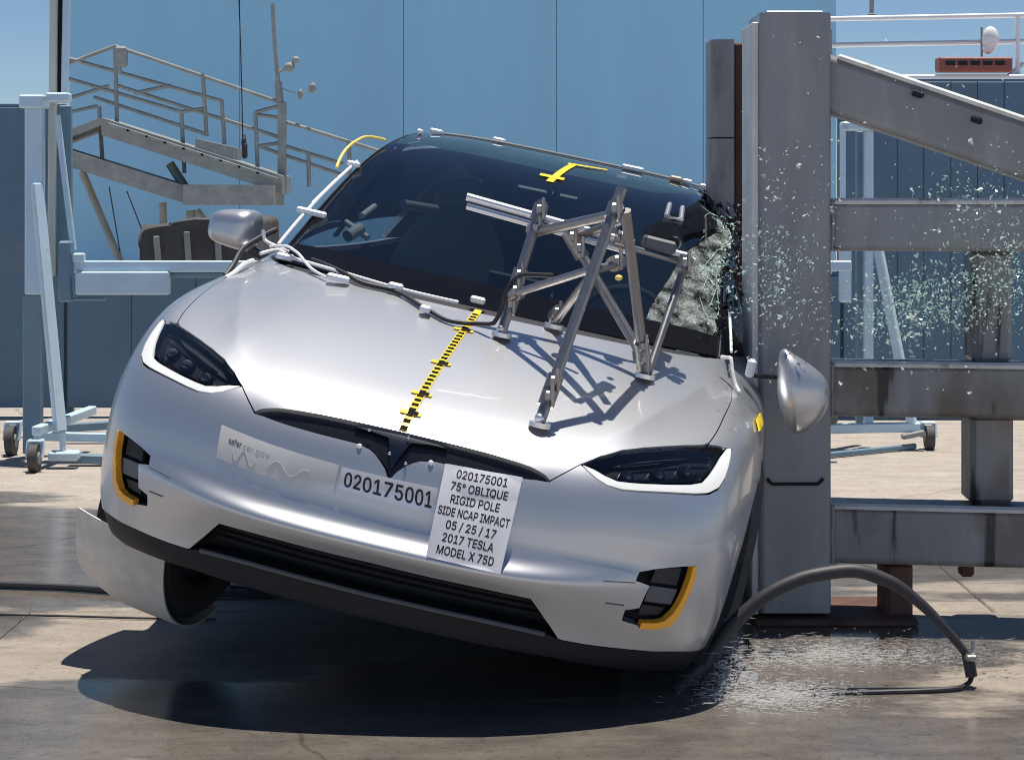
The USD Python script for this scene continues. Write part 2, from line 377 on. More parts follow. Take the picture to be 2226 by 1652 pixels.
# ------------------------------------------------------------------ weathered gangway in front of the hall
cw = thing('catwalk', 'weathered grey steel gangway with two sloping decks and tubular handrails', 'catwalk', loc=(0, 0, 0))
def cc(x, y): return (x / 2.36, y / 2.36)
YC = 26.0
def cp(x, y, Y=YC): return at(*cc(x, y), Y)
def slab(p, q, th, y0, y1):
    """Deck from p to q (top edge line), thickness th downwards, from depth y0 to y1."""
    p, q = np.asarray(p), np.asarray(q)
    v = []
    for a in (p, q):
        for Y in (y0, y1):
            for z in (0, -th):
                v.append((a[0], Y, a[2] + z))
    return trimesh.convex.convex_hull(np.array(v))
obj('deck', slab(cp(340, 697), cp(560, 612), .10, 25.5, 26.3), M['dull_steel'], cw)
obj('deck', slab(cp(560, 612), cp(1470, 905), .23, 25.5, 26.5), M['dull_steel'], cw)
obj('deck', slab(cp(330, 752), cp(1000, 962), .22, 25.4, 26.1), M['dull_steel'], cw)
obj('landing', slab(cp(990, 950), cp(1440, 952), .26, 25.2, 26.4), M['dull_steel'], cw)
obj('landing_box', slab(cp(1020, 715), cp(1215, 760), .30, 25.7, 26.4), M['dull_steel'], cw)
for k in range(9):                       # cleats that show along the decks
    a = cp(610 + k * 95, 655 + k * 31, 25.46)
    obj('deck_cleat', bx(a, (.30, .02, .045), .008, rotm([0, 1, 0], 18)), M['dull_steel'], cw)
rails = [((330, 335), (590, 238)), ((590, 238), (1430, 525)), ((340, 298), (1140, 520)), ((340, 402), (930, 575)), ((930, 575), (1040, 560)), ((480, 500), (1060, 690)),
         ((600, 440), (1430, 705)), ((340, 510), (560, 442)), ((1430, 545), (1310, 578)), ((1310, 588), (1430, 605)), ((1460, 625), (1990, 790)), ((1460, 750), (1760, 842)),
         ((1320, 750), (1760, 900)), ((350, 580), (500, 545)), ((1330, 750), (1430, 735)), ((770, 462), (880, 440)), ((690, 480), (770, 462))]
for p, q in rails: obj('handrail', tube(cp(*p), cp(*q), .025), M['dull_steel'], cw)
posts = [((590, 235), (600, 640)), ((1040, 380), (1060, 700)), ((1137, 515), (1152, 740)), ((1310, 575), (1322, 880)), ((930, 572), (946, 890)), ((508, 545), (525, 815)), ((1582, 780), (1586, 960)), ((1250, 690), (1262, 800)), ((1790, 720), (1795, 900))]
for p, q in posts: obj('post', tube(cp(*p), cp(*q), .028), M['dull_steel'], cw)
obj('post', bx((cp(1440, 525) + cp(1455, 930)) / 2, (.11, .11, (cp(1440, 525) - cp(1455, 930))[2]), .01), M['dull_steel'], cw)
for p, q, r in (((835, 1040), (852, 1700), .05), ((978, 1080), (995, 1700), .06), ((420, 880), (640, 1400), .05), ((870, 840), (955, 970), .06), ((1010, 1080), (1120, 1250), .05)):
    obj('leg', tube(cp(*p), cp(*q), r), M['dull_steel'], cw)
obj('flood_lamp', cat_([bx(cp(622, 292), (.16, .14, .27), .03), bx(cp(612, 350), (.06, .06, .16), .01)]), M['dull_steel'], cw)
mast = thing('wind_mast', 'thin mast with a cup anemometer standing on the gangway post', 'mast')
obj('pole', hose([cp(1398, 20), cp(1412, 260), cp(1428, 430)], .028, sec=8), M['dull_steel'], mast)
obj('pole', tube(cp(1426, 420), cp(1436, 530), .05), M['dull_steel'], mast)
obj('arm', hose([cp(1425, 372), cp(1460, 355), cp(1520, 310)], .022, sec=8), M['dull_steel'], mast)
for p, r in (((1485, 345), .06), ((1518, 308), .045), ((1466, 352), .035)):
    obj('cup', ell(cp(*p), (r * 1.2, r, r)), M['dull_steel'], mast)
obj('vane_arm', hose([cp(1428, 440), cp(1540, 478), cp(1605, 452)], .008, sec=6), M['dull_steel'], mast)
obj('vane', ell(cp(1604, 452), (.05, .04, .07)), M['dull_steel'], mast)
obj('vane', ell(cp(1541, 485), (.035, .04, .07)), M['dull_steel'], mast)
rp = thing('hoist_rope', 'thin dark rope hanging down past the gangway with a small hook', 'rope')
obj('rope', hose([cp(1226, 0, 25), cp(1236, 300, 25), cp(1246, 760, 25)], .008, sec=6), M['cable'], rp)
obj('hook', cat_([bx(cp(1255, 775, 25), (.07, .06, .20), .02), ell(cp(1250, 735, 25), (.03, .03, .07))]), M['cable'], rp)
for pp in (((560, 960), (622, 1330)), ((650, 980), (740, 1210))):
    tag(obj('guy_wire', tube(cp(*pp[0]), cp(*pp[1]), .008), M['cable']), 'thin wire below the lower gangway deck, ' + ('left of its twin' if pp[0][0] < 600 else 'right of its twin and fainter'), 'wire')
# covered bulk behind the low fence
bk = thing('covered_trailer', 'dark grey tarpaulin covered load with a rounded end behind the low fence', 'trailer')
def cbk(x, y): return at(*cc(x, y), 17.0)
P = [cbk(815, 1210), cbk(950, 1182), cbk(965, 1165), cbk(1060, 1150), cbk(1330, 1150), cbk(1330, 1700), cbk(815, 1700)]
prof = Polygon([(p[0], p[2]) for p in P]).buffer(.05)
m = trimesh.creation.extrude_polygon(prof, 1.6)
m.apply_transform(np.array([[1, 0, 0, 0], [0, 0, 1, 16.4], [0, 1, 0, 0], [0, 0, 0, 1.0]])); m.fix_normals()
m = m.subdivide_to_size(.12); m.vertices += (meshkit.noise(m.vertices * 4)[:, None] - .5) * .05
obj('cover', m, M['tarp'], bk, smooth=50)
c0, c1_ = cbk(765, 1262), cbk(900, 1255)
m = trimesh.creation.capsule(.20, .35) if False else tube(np.array([c0[0], 16.75, c0[2]]), np.array([c1_[0], 16.75, c1_[2]]), .185, 20)
m = m.subdivide(); m.vertices += (meshkit.noise(m.vertices * 9)[:, None] - .5) * .03
obj('rolled_end', m, M['tarp'], bk, smooth=50)
for k_ in range(3):
    a_, b_ = cbk(870 + 150 * k_, 1205 - 22 * k_), cbk(880 + 150 * k_, 1330)
    obj('strap', bar(np.array([a_[0], 16.36, a_[2]]), np.array([b_[0], 16.36, b_[2]]), .05, .02), M['dull_steel'], bk)
obj('wheel', tube(np.array([cbk(1000, 1600)[0], 16.3, .3]), np.array([cbk(1000, 1600)[0], 16.6, .3]), .3, 20), M['wheel_rubber'], bk)

# ------------------------------------------------------------------ roof platform with rails, upper right
YR = 20.0
rf = thing('rail_platform', 'raised platform with white tubular guard rails above the right fence', 'platform')
xr0, xr1 = at(1640, 0, YR)[0], at(2420, 0, YR)[0]
zdeck = at(0, 164, YR)[2]
obj('deck', bx(((xr0 + xr1) / 2 + .6, YR + 1.0, zdeck - .05), (xr1 - xr0 + .5, 2.2, .10), .01), M['white_paint'], rf)
for py, r in ((40, .026), (97, .026)):
    a, b = at(1640, py + 5, YR), at(2420, py - 10, YR)
    obj('rail', tube(a, b, r), M['white_paint'], rf)
for px in (1700, 2212):
    obj('rail_post', tube(at(px, 34, YR), at(px, 166, YR), .03), M['white_paint'], rf)
obj('rail_brace', tube(at(2190, 168, YR), at(2226, 140, YR), .03), M['white_paint'], rf)
for px in (1700, 2330):
    obj('support', bx((at(px, 0, YR)[0], YR + 1.2, zdeck / 2), (.14, .14, zdeck - .1), .01), M['teal_steel'], rf)
ant = thing('antenna_mast', 'thin upright pole rising above the top guard rail, cut by the frame', 'pole')
obj('pole', tube(at(1895, -40, YR + .1), at(1895, 42, YR + .1), .025), M['dull_steel'], ant)
obj('clamp', bx(at(1895, 36, YR + .05), (.07, .1, .06), .01), M['dull_steel'], ant)
rb = thing('red_box', 'red-brown box with a row of dark slots on the platform edge', 'box')
a, b = at(2043, 124, YR - .25), at(2203, 156, YR - .25)
obj('case', bx(((a[0] + b[0]) / 2, YR - .12, (a[2] + b[2]) / 2), (b[0] - a[0], .22, a[2] - b[2]), .015), M['red_box'], rb)
for k in range(5):
    q = at(2066 + k * 27, 137, YR - .23)
    obj('slot', bx((q[0], YR - .232, q[2]), (.09, .02, .05), .004), M['void'], rb)
lp = thing('white_lamp', 'small white rounded lamp clamped to the middle guard rail', 'lamp')
obj('head', cat_([ell(at(2153, 86, YR - .05), (.085, .07, .13)), ell(at(2148, 104, YR - .05), (.06, .05, .07))]), M['white_paint'], lp)
obj('stem', tube(at(2134, 60, YR - .04), at(2134, 124, YR - .04), .012), M['dull_steel'], lp)

# ------------------------------------------------------------------ pale blue wheeled frame
gt = thing('wheeled_frame', 'pale blue steel frame on casters with sloping legs and a long horizontal beam', 'frame')
def caster(px, py_top, py_bot, Y):
    g0 = at(px, py_bot, H * F / (py_bot - YH)); Yc = g0[1]
    r = min(.5 * (py_bot - py_top) / F * Yc * .95, .11)
    w = sub(gt, 'caster')
    c = np.array([g0[0], Yc, r])
    obj('wheel', cat_([tube(c + [-.022, 0, 0], c + [.022, 0, 0], r, 24)]), M['wheel_rubber'], w)
    obj('hub', tube(c + [-.03, 0, 0], c + [.03, 0, 0], r * .45, 16), M['dull_steel'], w)
    obj('fork', cat_([bar(c + [-.036, 0, 0], c + [-.036, .03, r * 1.15], .03, .006), bar(c + [.036, 0, 0], c + [.036, .03, r * 1.15], .03, .006), bx(c + [0, .03, r * 1.2], (.085, .06, .014))]), M['pale_steel'], w)
    return c
c1 = caster(75, 962, 1026, 0)
c2 = caster(25, 922, 990, 0)
c3 = caster(2020, 922, 977, 0)
Yg = 11.05
obj('post', bar(at(76, 228, Yg), at(76, 640, Yg), .095, .09), M['pale_steel'], gt)
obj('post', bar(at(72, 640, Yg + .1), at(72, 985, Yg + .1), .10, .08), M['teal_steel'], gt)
obj('cap', bx(at(74, 222, Yg), (.14, .14, .075), .01), M['pale_steel'], gt)
obj('leg', bar(at(80, 400, Yg - .1), at(131, 938, 10.7), .062, .05), M['pale_steel'], gt)
obj('brace', bar(at(124, 250, Yg + .05), at(160, 545, Yg + .05), .032, .03), M['pale_steel'], gt)
obj('clamp_block', bx(at(128, 213, Yg), (.125, .12, .055), .01), M['pale_steel'], gt)
obj('upright', bar(at(118, -60, Yg + .2), at(112, 600, Yg + .2), .042, .05), M['white_paint'] if False else mat('cream_paint', (.55, .56, .48), .5), gt)
obj('upright', bar(at(132, -60, Yg + .24), at(127, 205, Yg + .24), .034, .05), M['void'], gt)
obj('upright', bar(at(146, -60, Yg + .2), at(141, 205, Yg + .2), .036, .05), M['pale_steel'], gt)
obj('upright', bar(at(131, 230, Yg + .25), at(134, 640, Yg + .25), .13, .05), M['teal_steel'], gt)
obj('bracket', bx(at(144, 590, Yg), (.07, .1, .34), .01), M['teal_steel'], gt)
# horizontal beam and boxes
a, b = at(163, 578, Yg), at(1850, 578, Yg)
obj('beam', bar(a, b, .06, .058), M['pale_steel'], gt)
obj('beam_lip', bx(at(172, 560, Yg - .02), (.06, .07, .05), .008), M['pale_steel'], gt)
q0, q1 = at(164, 590, Yg - .05), at(366, 641, Yg - .05)
obj('counterweight', bx(((q0[0] + q1[0]) / 2, Yg - .01, (q0[2] + q1[2]) / 2), (q1[0] - q0[0], .10, q0[2] - q1[2]), .008), M['pale_steel'], gt)
obj('bracket', bx(at(180, 650, Yg), (.26, .06, .02), .006), M['teal_steel'], gt)
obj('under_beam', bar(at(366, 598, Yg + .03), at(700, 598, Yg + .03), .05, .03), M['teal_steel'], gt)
# base on the left
obj('base_tube', bar(at(75, 947, 10.9), at(400, 955, 10.9), .05, .05), M['pale_steel'], gt)
obj('base_tube', bar(at(10, 927, 12.1), at(80, 915, 12.1), .06, .04), M['pale_steel'], gt)
obj('base_tube', bar(c1 + [0, .03, .14], c1 + [.12, .9, .16], .05, .05), M['pale_steel'], gt)
obj('base_bar', bar(at(145, 930, 11.8), at(300, 920, 11.8), .06, .05), M['teal_steel'], gt)
obj('jack', cat_([tube(at(136, 938, 10.7), at(137, 985, 10.7), .018), bx(at(140, 990, 10.7), (.16, .1, .05), .01)]), M['pale_steel'], gt)
obj('base_bar', bar(at(150, 995, 10.8), at(330, 1003, 10.8), .07, .05), M['teal_steel'], gt)
# right side of the frame, seen through the barrier
Yr = 11.6
obj('post', bar(at(1888, 285, Yr), at(1888, 920, Yr), .05, .06), M['pale_steel'], gt)
obj('post', bar(at(1868, 285, Yr + .1), at(1868, 920, Yr + .1), .04, .06), M['teal_steel'], gt)
obj('post', bar(at(1832, 270, Yr), at(1832, 440, Yr), .03, .05), M['pale_steel'], gt)
obj('cap', bx(at(1865, 275, Yr), (.20, .12, .055), .01), M['pale_steel'], gt)
obj('bracket', bx(at(1837, 600, Yr), (.065, .08, .31), .01), M['pale_steel'], gt)
obj('leg', bar(at(1905, 520, Yr), at(1982, 920, 11.5), .062, .05), M['pale_steel'], gt)
obj('base_tube', bar(at(1780, 932, 11.5), at(2000, 928, 11.5), .06, .055), M['pale_steel'], gt)
obj('brake_arm', bar(at(1960, 950, 11.45), at(2010, 940, 11.45), .05, .03), M['dull_steel'], gt)
tag(obj('ground_bar', bar(at(1800, 940, 11.1) * [1, 1, 0] + [0, 0, .02], at(1990, 974, 11.5) * [1, 1, 0] + [0, 0, .02], .03, .03), M['teal_steel']), 'thin dark bar lying on the bright concrete beside the right caster', 'bar')

# ------------------------------------------------------------------ crash barrier and impact pole
YB = 6.75
br = thing('crash_barrier', 'heavy grey steel barrier frame of square column, sloping brace and streaked beams', 'barrier')
x0, x1 = at(1652, 0, YB)[0], at(1808, 0, YB)[0]
ztop = at(0, 28, YB)[2]
xm, wx = (x0 + x1) / 2, x1 - x0
_c = trimesh.creation.extrude_polygon(sbox(x0 + .02, YB + .02, x1 - .02, YB + .32).buffer(.02, quad_segs=5), ztop - .04)
_c.apply_translation([0, 0, .04]); obj('column', _c, M['barrier'], br, smooth=40)
for pyt, pyb in ((434, 546), (787, 906), (1096, 1226)):
    for py_ in (pyt + 4, pyb - 4):
        obj('weld_bead', hose([at(1806, py_, YB + .03), at(1814, py_ + 1, YB + .045), at(1824, py_ - 1, YB + .05)], .006, n=12, sec=8), M['barrier'], br)
    obj('weld_bead', hose([at(1809, pyt + 4 + (pyb - pyt - 8) * q / 8, YB + .028) + [RNG.uniform(-.003, .003), 0, 0] for q in range(9)], .007, n=24, sec=8), M['barrier'], br)
obj('back_flange', bx((x1 + .010, YB + .25, (ztop + at(0, 130, YB)[2]) / 2 - .03), (.045, .14, ztop - at(0, 130, YB)[2]), .012), M['barrier'], br)
obj('lit_side', bx((x0 - .012, YB + .175, ztop / 2 - .0), (.024, .30, ztop - .06), .004), M['lit_side'], br)  # added face, lightened in colour as if the sun caught it
obj('column_cap', bx((xm, YB + .17, ztop + .003), (wx - .05, .29, .01), .003), M['barrier'], br)
def on(px, py, Y=YB + .06): return at(px, py, Y)
BX = 2.6                                   # far end of the beams, outside the picture
dY = -.10
def beam(name, pyt, pyb, slope, m='streaked'):
    zt, zb = at(0, pyt, YB + .05)[2], at(0, pyb, YB + .05)[2]
    a, b = np.array([x1 - .02, YB + .15, (zt + zb) / 2]), np.array([BX, YB + .15 + dY * (BX - x1) / .65, (zt + zb) / 2])
    return obj(name, rbar(a, b, .20, zt - zb, .030), M[m], br, smooth=40)
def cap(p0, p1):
    obj('glint_strip', bar(p0, p1, .026, .016, .006, up=(0, -.62, .78)), M['edge_glint'], br)  # added strip whose pale colour stands for sun on the top edge
beam('beam', 434, 546, 0, 'barrier')
beam('beam', 787, 906, 0)
beam('beam', 1096, 1226, 0)
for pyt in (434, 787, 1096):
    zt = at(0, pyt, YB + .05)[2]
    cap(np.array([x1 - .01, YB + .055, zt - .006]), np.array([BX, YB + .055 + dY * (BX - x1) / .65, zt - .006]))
d0, d1 = at(1812, 126, YB + .12), at(1812, 252, YB + .12)
dc = (d0 + d1) / 2
dirn = np.array([1.0, -.12, -((275 - 128) / 418.0)])
obj('brace', rbar(dc - dirn * .05, dc + dirn * 1.75, .18, (d0[2] - d1[2]) * .96, .030), M['barrier'], br, smooth=40)
_up = np.cross(dirn / np.linalg.norm(dirn), [0, 1.0, 0]); _up *= np.sign(_up[2])
_o = _up * (d0[2] - d1[2]) * .472 + np.array([0, -.084, 0])
obj('glint_strip', bar(dc - dirn * .03 + _o, dc + dirn * 1.75 + _o, .026, .016, .006, up=_up * .78 + np.array([0, -.62, 0])), M['edge_glint'], br)  # same painted glint, along the brace
for k, (fx, fy) in enumerate(((1995, 205), (2122, 262))):
    obj('lifting_lug', bx(at(fx, fy, YB - .02), (.04, .03, .022), .006, rotm([0, 1, 0], 19)), M['void'], br)
def post(pxa, pxb, pya, pyb, m, Y=None):
    Y = YB + .05 if Y is None else Y
    a, b = at(pxa, pya, Y), at(pxb, pyb, Y)
    return obj('post', bx(((a[0] + b[0]) / 2, Y + .09, (a[2] + b[2]) / 2), (b[0] - a[0], .17, a[2] - b[2]), .018), M[m], br)
post(2118, 2203, 545, 790, 'streaked')
post(2112, 2206, 903, 1098, 'streaked')
post(1925, 1987, 1222, 1352, 'rust')
zb2 = at(0, 1226, YB + .05)[2]
obj('base_plate', bx((at(1818, 0, YB)[0], YB + .17, .012), (at(1992, 0, YB)[0] - at(1640, 0, YB)[0], .40, .024), .006), M['rust'], br)
obj('end_post', bx((BX, YB + .15 + dY * (BX - x1) / .65, .75), (.2, .2, 1.5), .02), M['barrier'], br)
sd = hose([at(1668, 1040, YB - .004), at(1680, 1052, YB - .004), at(1775, 1052, YB - .004), at(1790, 1040, YB - .004)], .006, sec=6)
obj('weld_seam', sd, M['void'], br)
obj('gusset', bx((x1 + .02, YB + .2, at(0, 915, YB)[2]), (.05, .12, .06), .01), M['barrier'], br)
obj('stud', bx(at(2100, 1236, YB + .1), (.05, .05, .05), .01), M['rust'], br)

pl = thing('impact_pole', 'brown-grey rigid steel pole beside the barrier column that the car has struck', 'pole')
YP = 7.66
px0, px1, px2 = at(1546, 0, YP)[0], at(1596, 0, YP)[0], at(1640, 0, YP)[0]
zp = at(0, 86, YP)[2]
sect = sbox(px0 + .03, YP + .03, px1 + .02, YP + .22).buffer(.03, quad_segs=6).intersection(sbox(px0 - 1, YP - 1, px1, YP + 2))
zs = at(0, 300, YP)[2]
m = trimesh.creation.extrude_polygon(sect, zs - .003)
obj('shaft', m, M['pole'], pl, smooth=40)
m = trimesh.creation.extrude_polygon(sect, zp - zs - .002); m.apply_translation([0, 0, zs + .002])
obj('shaft', m, M['pole'], pl, smooth=40)
obj('mounting_plate', bx(((px1 + px2) / 2 + .002, YP + .14, zp / 2), (px2 - px1, .20, zp - .02), .008), M['rust'], pl)

# ------------------------------------------------------------------ the car: body surfaces
ROWS = [
[(0,0.1,0.185),(0.25,0.11,0.185),(0.48,0.15,0.185),(0.66,0.24,0.19),(0.8,0.35,0.19),(0.885,0.47,0.19),(0.92,0.58,0.19),(0.93,0.93,0.19),(0.95,1.35,0.18),(0.96,1.7,0.18)],
[(0,0.04,0.215),(0.25,0.05,0.215),(0.48,0.09,0.215),(0.67,0.18,0.215),(0.81,0.29,0.22),(0.9,0.43,0.22),(0.935,0.57,0.22),(0.95,0.93,0.22),(0.97,1.35,0.21),(0.98,1.7,0.21)],
[(0,0.05,0.285),(0.25,0.06,0.285),(0.48,0.1,0.285),(0.68,0.18,0.29),(0.8296,0.2704,0.3),(0.9308,0.3924,0.3),(0.969,0.554,0.3),(0.985,0.93,0.3),(0.992,1.35,0.3),(0.985,1.7,0.3)],
[(0,0,0.4),(0.25,0.005,0.4),(0.46,0.035,0.4),(0.66,0.13,0.385),(0.812,0.223,0.375),(0.931,0.358,0.38),(0.98,0.54,0.39),(1,0.93,0.4),(1,1.35,0.4),(0.99,1.7,0.4)],
[(0,-0.065,0.456),(0.25,-0.058,0.456),(0.46,-0.02,0.46),(0.66,0.094,0.482),(0.812,0.203,0.485),(0.936,0.338,0.47),(0.985,0.54,0.47),(1.005,0.93,0.47),(1.005,1.35,0.47),(0.995,1.7,0.47)],
[(0,0.004,0.484),(0.25,0.012,0.484),(0.46,0.046,0.492),(0.66,0.132,0.522),(0.812,0.215,0.54),(0.936,0.336,0.53),(0.987,0.54,0.535),(1.01,0.93,0.55),(1.01,1.35,0.55),(1,1.7,0.55)],
[(0,0.006,0.585),(0.25,0.014,0.585),(0.46,0.047,0.588),(0.66,0.13,0.6),(0.812,0.213,0.61),(0.936,0.338,0.62),(0.99,0.54,0.64),(1.015,0.93,0.67),(1.015,1.35,0.67),(1,1.7,0.67)],
[(0,0.02,0.69),(0.25,0.037,0.695),(0.46,0.084,0.705),(0.64,0.15,0.72),(0.7972,0.25,0.735),(0.9156,0.3868,0.75),(0.973,0.568,0.77),(1,0.93,0.8),(0.999,1.35,0.8),(0.995,1.7,0.8)],
[(0,0.075,0.765),(0.25,0.09,0.765),(0.47,0.14,0.77),(0.63,0.22,0.795),(0.77,0.34,0.825),(0.886,0.5,0.86),(0.945,0.66,0.885),(0.977,0.98,0.92),(0.973,1.4,0.93),(0.97,1.75,0.94)],
[(0,0.15,0.815),(0.25,0.165,0.815),(0.47,0.215,0.82),(0.62,0.32,0.845),(0.745,0.46,0.875),(0.845,0.62,0.91),(0.905,0.78,0.935),(0.93,1.08,0.965),(0.935,1.46,0.985),(0.94,1.8,1)],
[(0,0.4,0.9),(0.25,0.41,0.905),(0.46,0.44,0.91),(0.6,0.53,0.92),(0.71,0.68,0.945),(0.8,0.83,0.965),(0.86,0.98,0.985),(0.89,1.25,1.01),(0.91,1.58,1.02),(0.925,1.88,1.03)],
[(0,0.75,1.005),(0.25,0.755,1.01),(0.45,0.78,1.012),(0.59,0.85,1.01),(0.69,0.98,1.015),(0.775,1.12,1.03),(0.83,1.25,1.04),(0.87,1.45,1.045),(0.9,1.7,1.05),(0.92,1.98,1.055)],
[(0,1.1,1.085),(0.25,1.11,1.085),(0.45,1.14,1.083),(0.6,1.2,1.08),(0.7,1.28,1.075),(0.775,1.38,1.073),(0.825,1.48,1.073),(0.87,1.64,1.07),(0.9,1.84,1.07),(0.92,2.1,1.075)],
]
GS = [
[(0,1.12,1.07),(.33,1.15,1.07),(.58,1.22,1.07),(.785,1.36,1.066),(.82,1.45,1.062),(.87,1.62,1.06)],
[(0,1.48,1.285),(.30,1.51,1.285),(.53,1.57,1.285),(.75,1.70,1.275),(.80,1.78,1.20),(.888,1.87,1.066)],
[(0,1.85,1.47),(.28,1.87,1.47),(.50,1.91,1.468),(.705,1.99,1.455),(.775,2.08,1.32),(.905,2.15,1.07)],
[(0,2.25,1.585),(.27,2.26,1.585),(.47,2.28,1.583),(.665,2.34,1.57),(.76,2.40,1.39),(.915,2.45,1.075)],
[(0,2.7,1.645),(.26,2.7,1.645),(.45,2.7,1.643),(.64,2.72,1.625),(.755,2.75,1.43),(.915,2.75,1.08)],
[(0,3.3,1.645),(.26,3.3,1.643),(.44,3.3,1.638),(.62,3.3,1.61),(.745,3.3,1.43),(.91,3.3,1.095)],
[(0,3.9,1.575),(.26,3.9,1.57),(.43,3.9,1.56),(.59,3.9,1.53),(.72,3.9,1.39),(.90,3.9,1.11)],
[(0,4.5,1.41),(.25,4.5,1.405),(.42,4.5,1.39),(.56,4.48,1.36),(.69,4.45,1.27),(.87,4.42,1.12)],
[(0,4.95,1.16),(.25,4.94,1.16),(.42,4.92,1.15),(.53,4.88,1.14),(.64,4.83,1.13),(.83,4.72,1.115)],
]
def _net():
    out = []
    for k, r in enumerate(ROWS):
        x, y, z = r[-1]; w = k / 12
        out.append(r + [(x, 2.6, z), (x, 3.4, z + .01), (x + .005, 3.95, z + .03), (x - .03, 4.5, z + .05), (x - .14, 4.88, z + .06), (.45, 5.02 - .06 * w, z + .07), (0, 5.04 - .06 * w, z + .07)])
    n = np.array(out, float)
    n[:, 1, 1:] = n[:, 0, 1:] + .2 * (n[:, 1, 1:] - n[:, 0, 1:])
    return n
def _gnet():
    n = np.array(GS, float); n = np.concatenate([n[:, :3], n[:, 3:4], n[:, 3:4], n[:, 4:]], 1)
    n[:, 1, 1:] = n[:, 0, 1:] + .2 * (n[:, 1, 1:] - n[:, 0, 1:])
    return n

class Surf:
    """A clamped cubic spline surface over one half of the car, mirrored for u < 0."""
    def __init__(s, net):
        s.net = net; nv, nu = net.shape[:2]; s.nu, s.nv = nu, nv
        s.U, s.V = float(nu - 3), float(nv - 3)
        s.tu = np.r_[[0] * 4, np.arange(1, nu - 3), [nu - 3] * 4].astype(float)
        s.tv = np.r_[[0] * 4, np.arange(1, nv - 3), [nv - 3] * 4].astype(float)
        s.bu, s.bv = BSpline(s.tu, np.eye(nu), 3), BSpline(s.tv, np.eye(nv), 3)
        s.dbu, s.dbv = s.bu.derivative(), s.bv.derivative()
    def ev(s, u, v, du=0, dv=0):
        u, v = np.asarray(u, float), np.asarray(v, float)
        sg = np.where(u < 0, -1., 1.); u = np.clip(np.abs(u), 0, s.U); v = np.clip(v, 0, s.V)
        P = np.einsum('...i,...j,jik->...k', (s.dbu if du else s.bu)(u), (s.dbv if dv else s.bv)(v), s.net)
        P[..., 0] *= sg
        return P
    def __call__(s, u, v): return s.ev(u, v)
    def normal(s, u, v):
        n = np.cross(s.ev(u, v, 1, 0), s.ev(u, v, 0, 1)) * np.where(np.asarray(u) < 0, -1., 1.)[..., None]
        return n / np.maximum(np.linalg.norm(n, axis=-1, keepdims=True), 1e-12)
B, G = Surf(_net()), Surf(_gnet())

def rot_ypr(y, p, r):
    cy, sy, cp_, sp, cr, sr = math.cos(y), math.sin(y), math.cos(p), math.sin(p), math.cos(r), math.sin(r)
    return np.array([[cy, -sy, 0], [sy, cy, 0], [0, 0, 1]]) @ np.array([[1, 0, 0], [0, cp_, -sp], [0, sp, cp_]]) @ np.array([[cr, 0, sr], [0, 1, 0], [-sr, 0, cr]])
RC = rot_ypr(*np.radians([-8.098, -.804, 11.873]))
TC = np.array([-.4739, 5.4625, -1.3926 + H])
def to_world(P): return np.asarray(P) @ RC.T + TC
def to_car(P): return (np.asarray(P) - TC) @ RC

POLE_X, POLE_Y = px0 - .004, YP + .16
def dent(P):
    """The side of the car pressed in where it wraps the pole."""
    W = to_world(P)
    d = np.abs(W[..., 1] - POLE_Y)
    w = 1 / (1 + (d / .25) ** 6)
    e = W[..., 0] - POLE_X
    s = .03
    push = s * np.logaddexp(0, e / s) * w
    push *= np.where(d < .2, 1.0, .97)
    cr = np.clip(push * 6, 0, 1)
    W = W.copy()
    # buckled outwards just ahead of the pole
    bx_ = np.clip((W[..., 0] - .45) / .3, 0, 1) * np.clip((W[..., 2] - 1.15) / .2, 0, 1) * np.exp(-((W[..., 1] - 7.28) / .17) ** 2)
    W[..., 0] += .05 * bx_ * (.7 + .6 * meshkit.noise(W * 9, 5))
    push = push + .004 * bx_
    W[..., 0] -= push
    if (cr > .05).any():
        n = meshkit.noise(W * 16) - .5
        W[..., 1] += n * .05 * cr
        W[..., 2] += (meshkit.noise(W * 13, 3) - .5) * .06 * cr
    return to_car(W), push

def densify(ring, step):
    out = []
    for a, b in zip(ring[:-1], ring[1:]):
        n = max(1, int(math.ceil(np.linalg.norm((b - a) * [2, 1]) / step)))
        out.append(a + (b - a) * np.arange(n)[:, None] / n)
    return np.concatenate(out)

def ridge(u, v):
    """Height of the pressed crease that runs up each side of the hood."""
    a = np.abs(u)
    line = np.interp(a, [1.1, 1.66, 2.71, 4.4], [7.3, 8.17, 8.91, 9.52])
    w = np.clip((a - 1.1) / 1.0, 0, 1) * np.clip((4.7 - a) / 1.6, 0, 1)
    w = w * w * (3 - 2 * w)
    d = (v - line) * np.interp(a, [1.1, 2.7, 4.4], [.10, .16, .26])
    return .0075 * w * np.exp(-np.sqrt(d * d + .00012) / .07)

